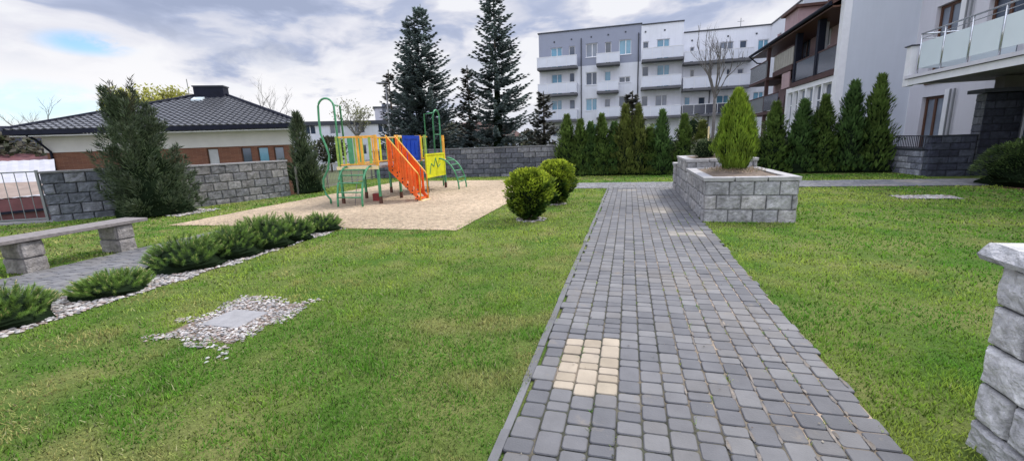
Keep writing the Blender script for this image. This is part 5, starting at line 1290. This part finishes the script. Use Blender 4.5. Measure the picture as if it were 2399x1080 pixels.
def spot(dx, dy, dz, r0, r1, stretch=1.0):
    """smooth mask around a sky direction"""
    v = Vector((dx, dy, dz)).normalized(); dp = N.new('ShaderNodeVectorMath'); dp.operation = 'SUBTRACT'; Lk.new(tc.outputs['Generated'], dp.inputs[0]); dp.inputs[1].default_value = v
    sc_ = N.new('ShaderNodeVectorMath'); sc_.operation = 'MULTIPLY'; Lk.new(dp.outputs[0], sc_.inputs[0]); sc_.inputs[1].default_value = (1, 1, stretch)
    ln = N.new('ShaderNodeVectorMath'); ln.operation = 'LENGTH'; Lk.new(sc_.outputs[0], ln.inputs[0]); return mrange(ln.outputs['Value'], r0, r1, 1, 0)
vz = N.new('ShaderNodeVectorMath'); vz.operation = 'MULTIPLY'; Lk.new(tc.outputs['Generated'], vz.inputs[0]); vz.inputs[1].default_value = (1, 1, 2.6)
warp = N.new('ShaderNodeTexNoise'); warp.inputs['Scale'].default_value = 3.0; warp.inputs['Detail'].default_value = 3; Lk.new(vz.outputs[0], warp.inputs['Vector'])
wv_ = N.new('ShaderNodeVectorMath'); wv_.operation = 'MULTIPLY_ADD'; Lk.new(warp.outputs['Color'], wv_.inputs[0]); wv_.inputs[1].default_value = (.22, .22, .22); Lk.new(vz.outputs[0], wv_.inputs[2])
big = nz(2.2, 2, .5, (4.3, 1.1, .6), 0, vec=wv_.outputs[0])
puff = nz(5.2, 10, .52, (1.2, 5.7, .4), 0, vec=wv_.outputs[0])
# lit tops: compare the cloud noise with itself a little higher up, as light from above would
up1 = nz(5.2, 6, .5, (1.2, 5.7, .62), 0, vec=wv_.outputs[0])
edge = mrange(math_('SUBTRACT', puff, up1), -.10, .12, -.05, .06)
v3 = math_('ADD', math_('ADD', math_('MULTIPLY', big, vb=.45), math_('MULTIPLY', puff, vb=.55)), edge)
v3 = math_('ADD', v3, mrange(sep.outputs[2], .08, .34, .080, .015))
ramp = N.new('ShaderNodeValToRGB'); Lk.new(v3, ramp.inputs[0]); cr = ramp.color_ramp
cr.elements[0].position = .40; cr.elements[0].color = (.38, .44, .61, 1); cr.elements[1].position = .64; cr.elements[1].color = (.90, .91, .96, 1)
e = cr.elements.new(.48); e.color = (.47, .53, .71, 1); e = cr.elements.new(.54); e.color = (.65, .68, .80, 1); e = cr.elements.new(.59); e.color = (.78, .79, .88, 1)
low = mrange(sep.outputs[2], .10, .24, 1, 0); leftm = mrange(sep.outputs[0], -.50, -.12, 1, .45)
cum = nz(4.0, 9, .55, (2.2, .7, 3), 0, vec=wv_.outputs[0])
cm = math_('MULTIPLY', math_('MULTIPLY', mrange(cum, .43, .53, 0, 1), low), leftm)
mixw = N.new('ShaderNodeMix'); mixw.data_type = 'RGBA'; Lk.new(cm, mixw.inputs[0]); Lk.new(ramp.outputs[0], mixw.inputs[6]); mixw.inputs[7].default_value = (.98, .975, 1, 1)
# cloud glow added out of view, overhead, sunward and behind, to brighten shaded walls
sd = N.new('ShaderNodeVectorMath'); sd.operation = 'DOT_PRODUCT'; Lk.new(tc.outputs['Generated'], sd.inputs[0]); sd.inputs[1].default_value = (math.sin(R(AZ))*math.cos(R(EL)), math.cos(R(AZ))*math.cos(R(EL)), math.sin(R(EL)))
lift = math_('ADD', mrange(sep.outputs[2], .42, .85, 1.0, 2.2), mrange(sd.outputs['Value'], .80, 1.0, 0, .7))
behind = mrange(sep.outputs[1], -.6, .15, .75, 0)
bg2 = N.new('ShaderNodeBackground'); Lk.new(mixw.outputs[2], bg2.inputs[0]); Lk.new(math_('ADD', lift, behind), bg2.inputs['Strength'])
hole = nz(7, 6, .6, (3, 3, 3), .2, vec=vz.outputs[0])
hm = mrange(hole, .36, .54, 0, 1)
gap = math_('MAXIMUM', math_('MULTIPLY', spot(-.829, .531, .176, .02, .075, 3.2), vb=.8), math_('MULTIPLY', spot(-.90, .47, .085, .05, .16, 3.5), vb=.6))
blue = N.new('ShaderNodeMath'); blue.operation = 'SUBTRACT'; blue.use_clamp = True; blue.inputs[0].default_value = 1; Lk.new(math_('MULTIPLY', gap, hm), blue.inputs[1])
ms = N.new('ShaderNodeMixShader'); Lk.new(blue.outputs[0], ms.inputs[0]); Lk.new(bg1.outputs[0], ms.inputs[1]); Lk.new(bg2.outputs[0], ms.inputs[2]); Lk.new(ms.outputs[0], out.inputs[0])

sun = bpy.data.lights.new('sun', 'SUN'); sun.energy = 3.3; sun.angle = R(11); sun.color = (1, .95, .88)
so = bpy.data.objects.new('sun', sun); COL.objects.link(so)
dv = Vector((math.sin(R(AZ))*math.cos(R(EL)), math.cos(R(AZ))*math.cos(R(EL)), math.sin(R(EL))))
so.rotation_euler = dv.to_track_quat('Z', 'Y').to_euler()

# ---------------------------------------------------------------- camera
cam = bpy.data.cameras.new('camera'); co = bpy.data.objects.new('camera', cam); COL.objects.link(co); sc.camera = co
cam.sensor_width = 36; cam.lens = 1010/2399*36; cam.clip_end = 2000; cam.clip_start = .02
co.matrix_world = Matrix.Translation((0, 0, EYE)) @ Matrix.Rotation(R(15.311), 4, 'Z') @ Matrix.Rotation(R(90-11.6), 4, 'X') @ Matrix.Rotation(R(-2.1), 4, 'Z')
sc.view_settings.view_transform = 'Standard'; sc.view_settings.look = 'None'; sc.view_settings.exposure = 0
sc.render.engine = 'CYCLES'; sc.cycles.use_denoising = True
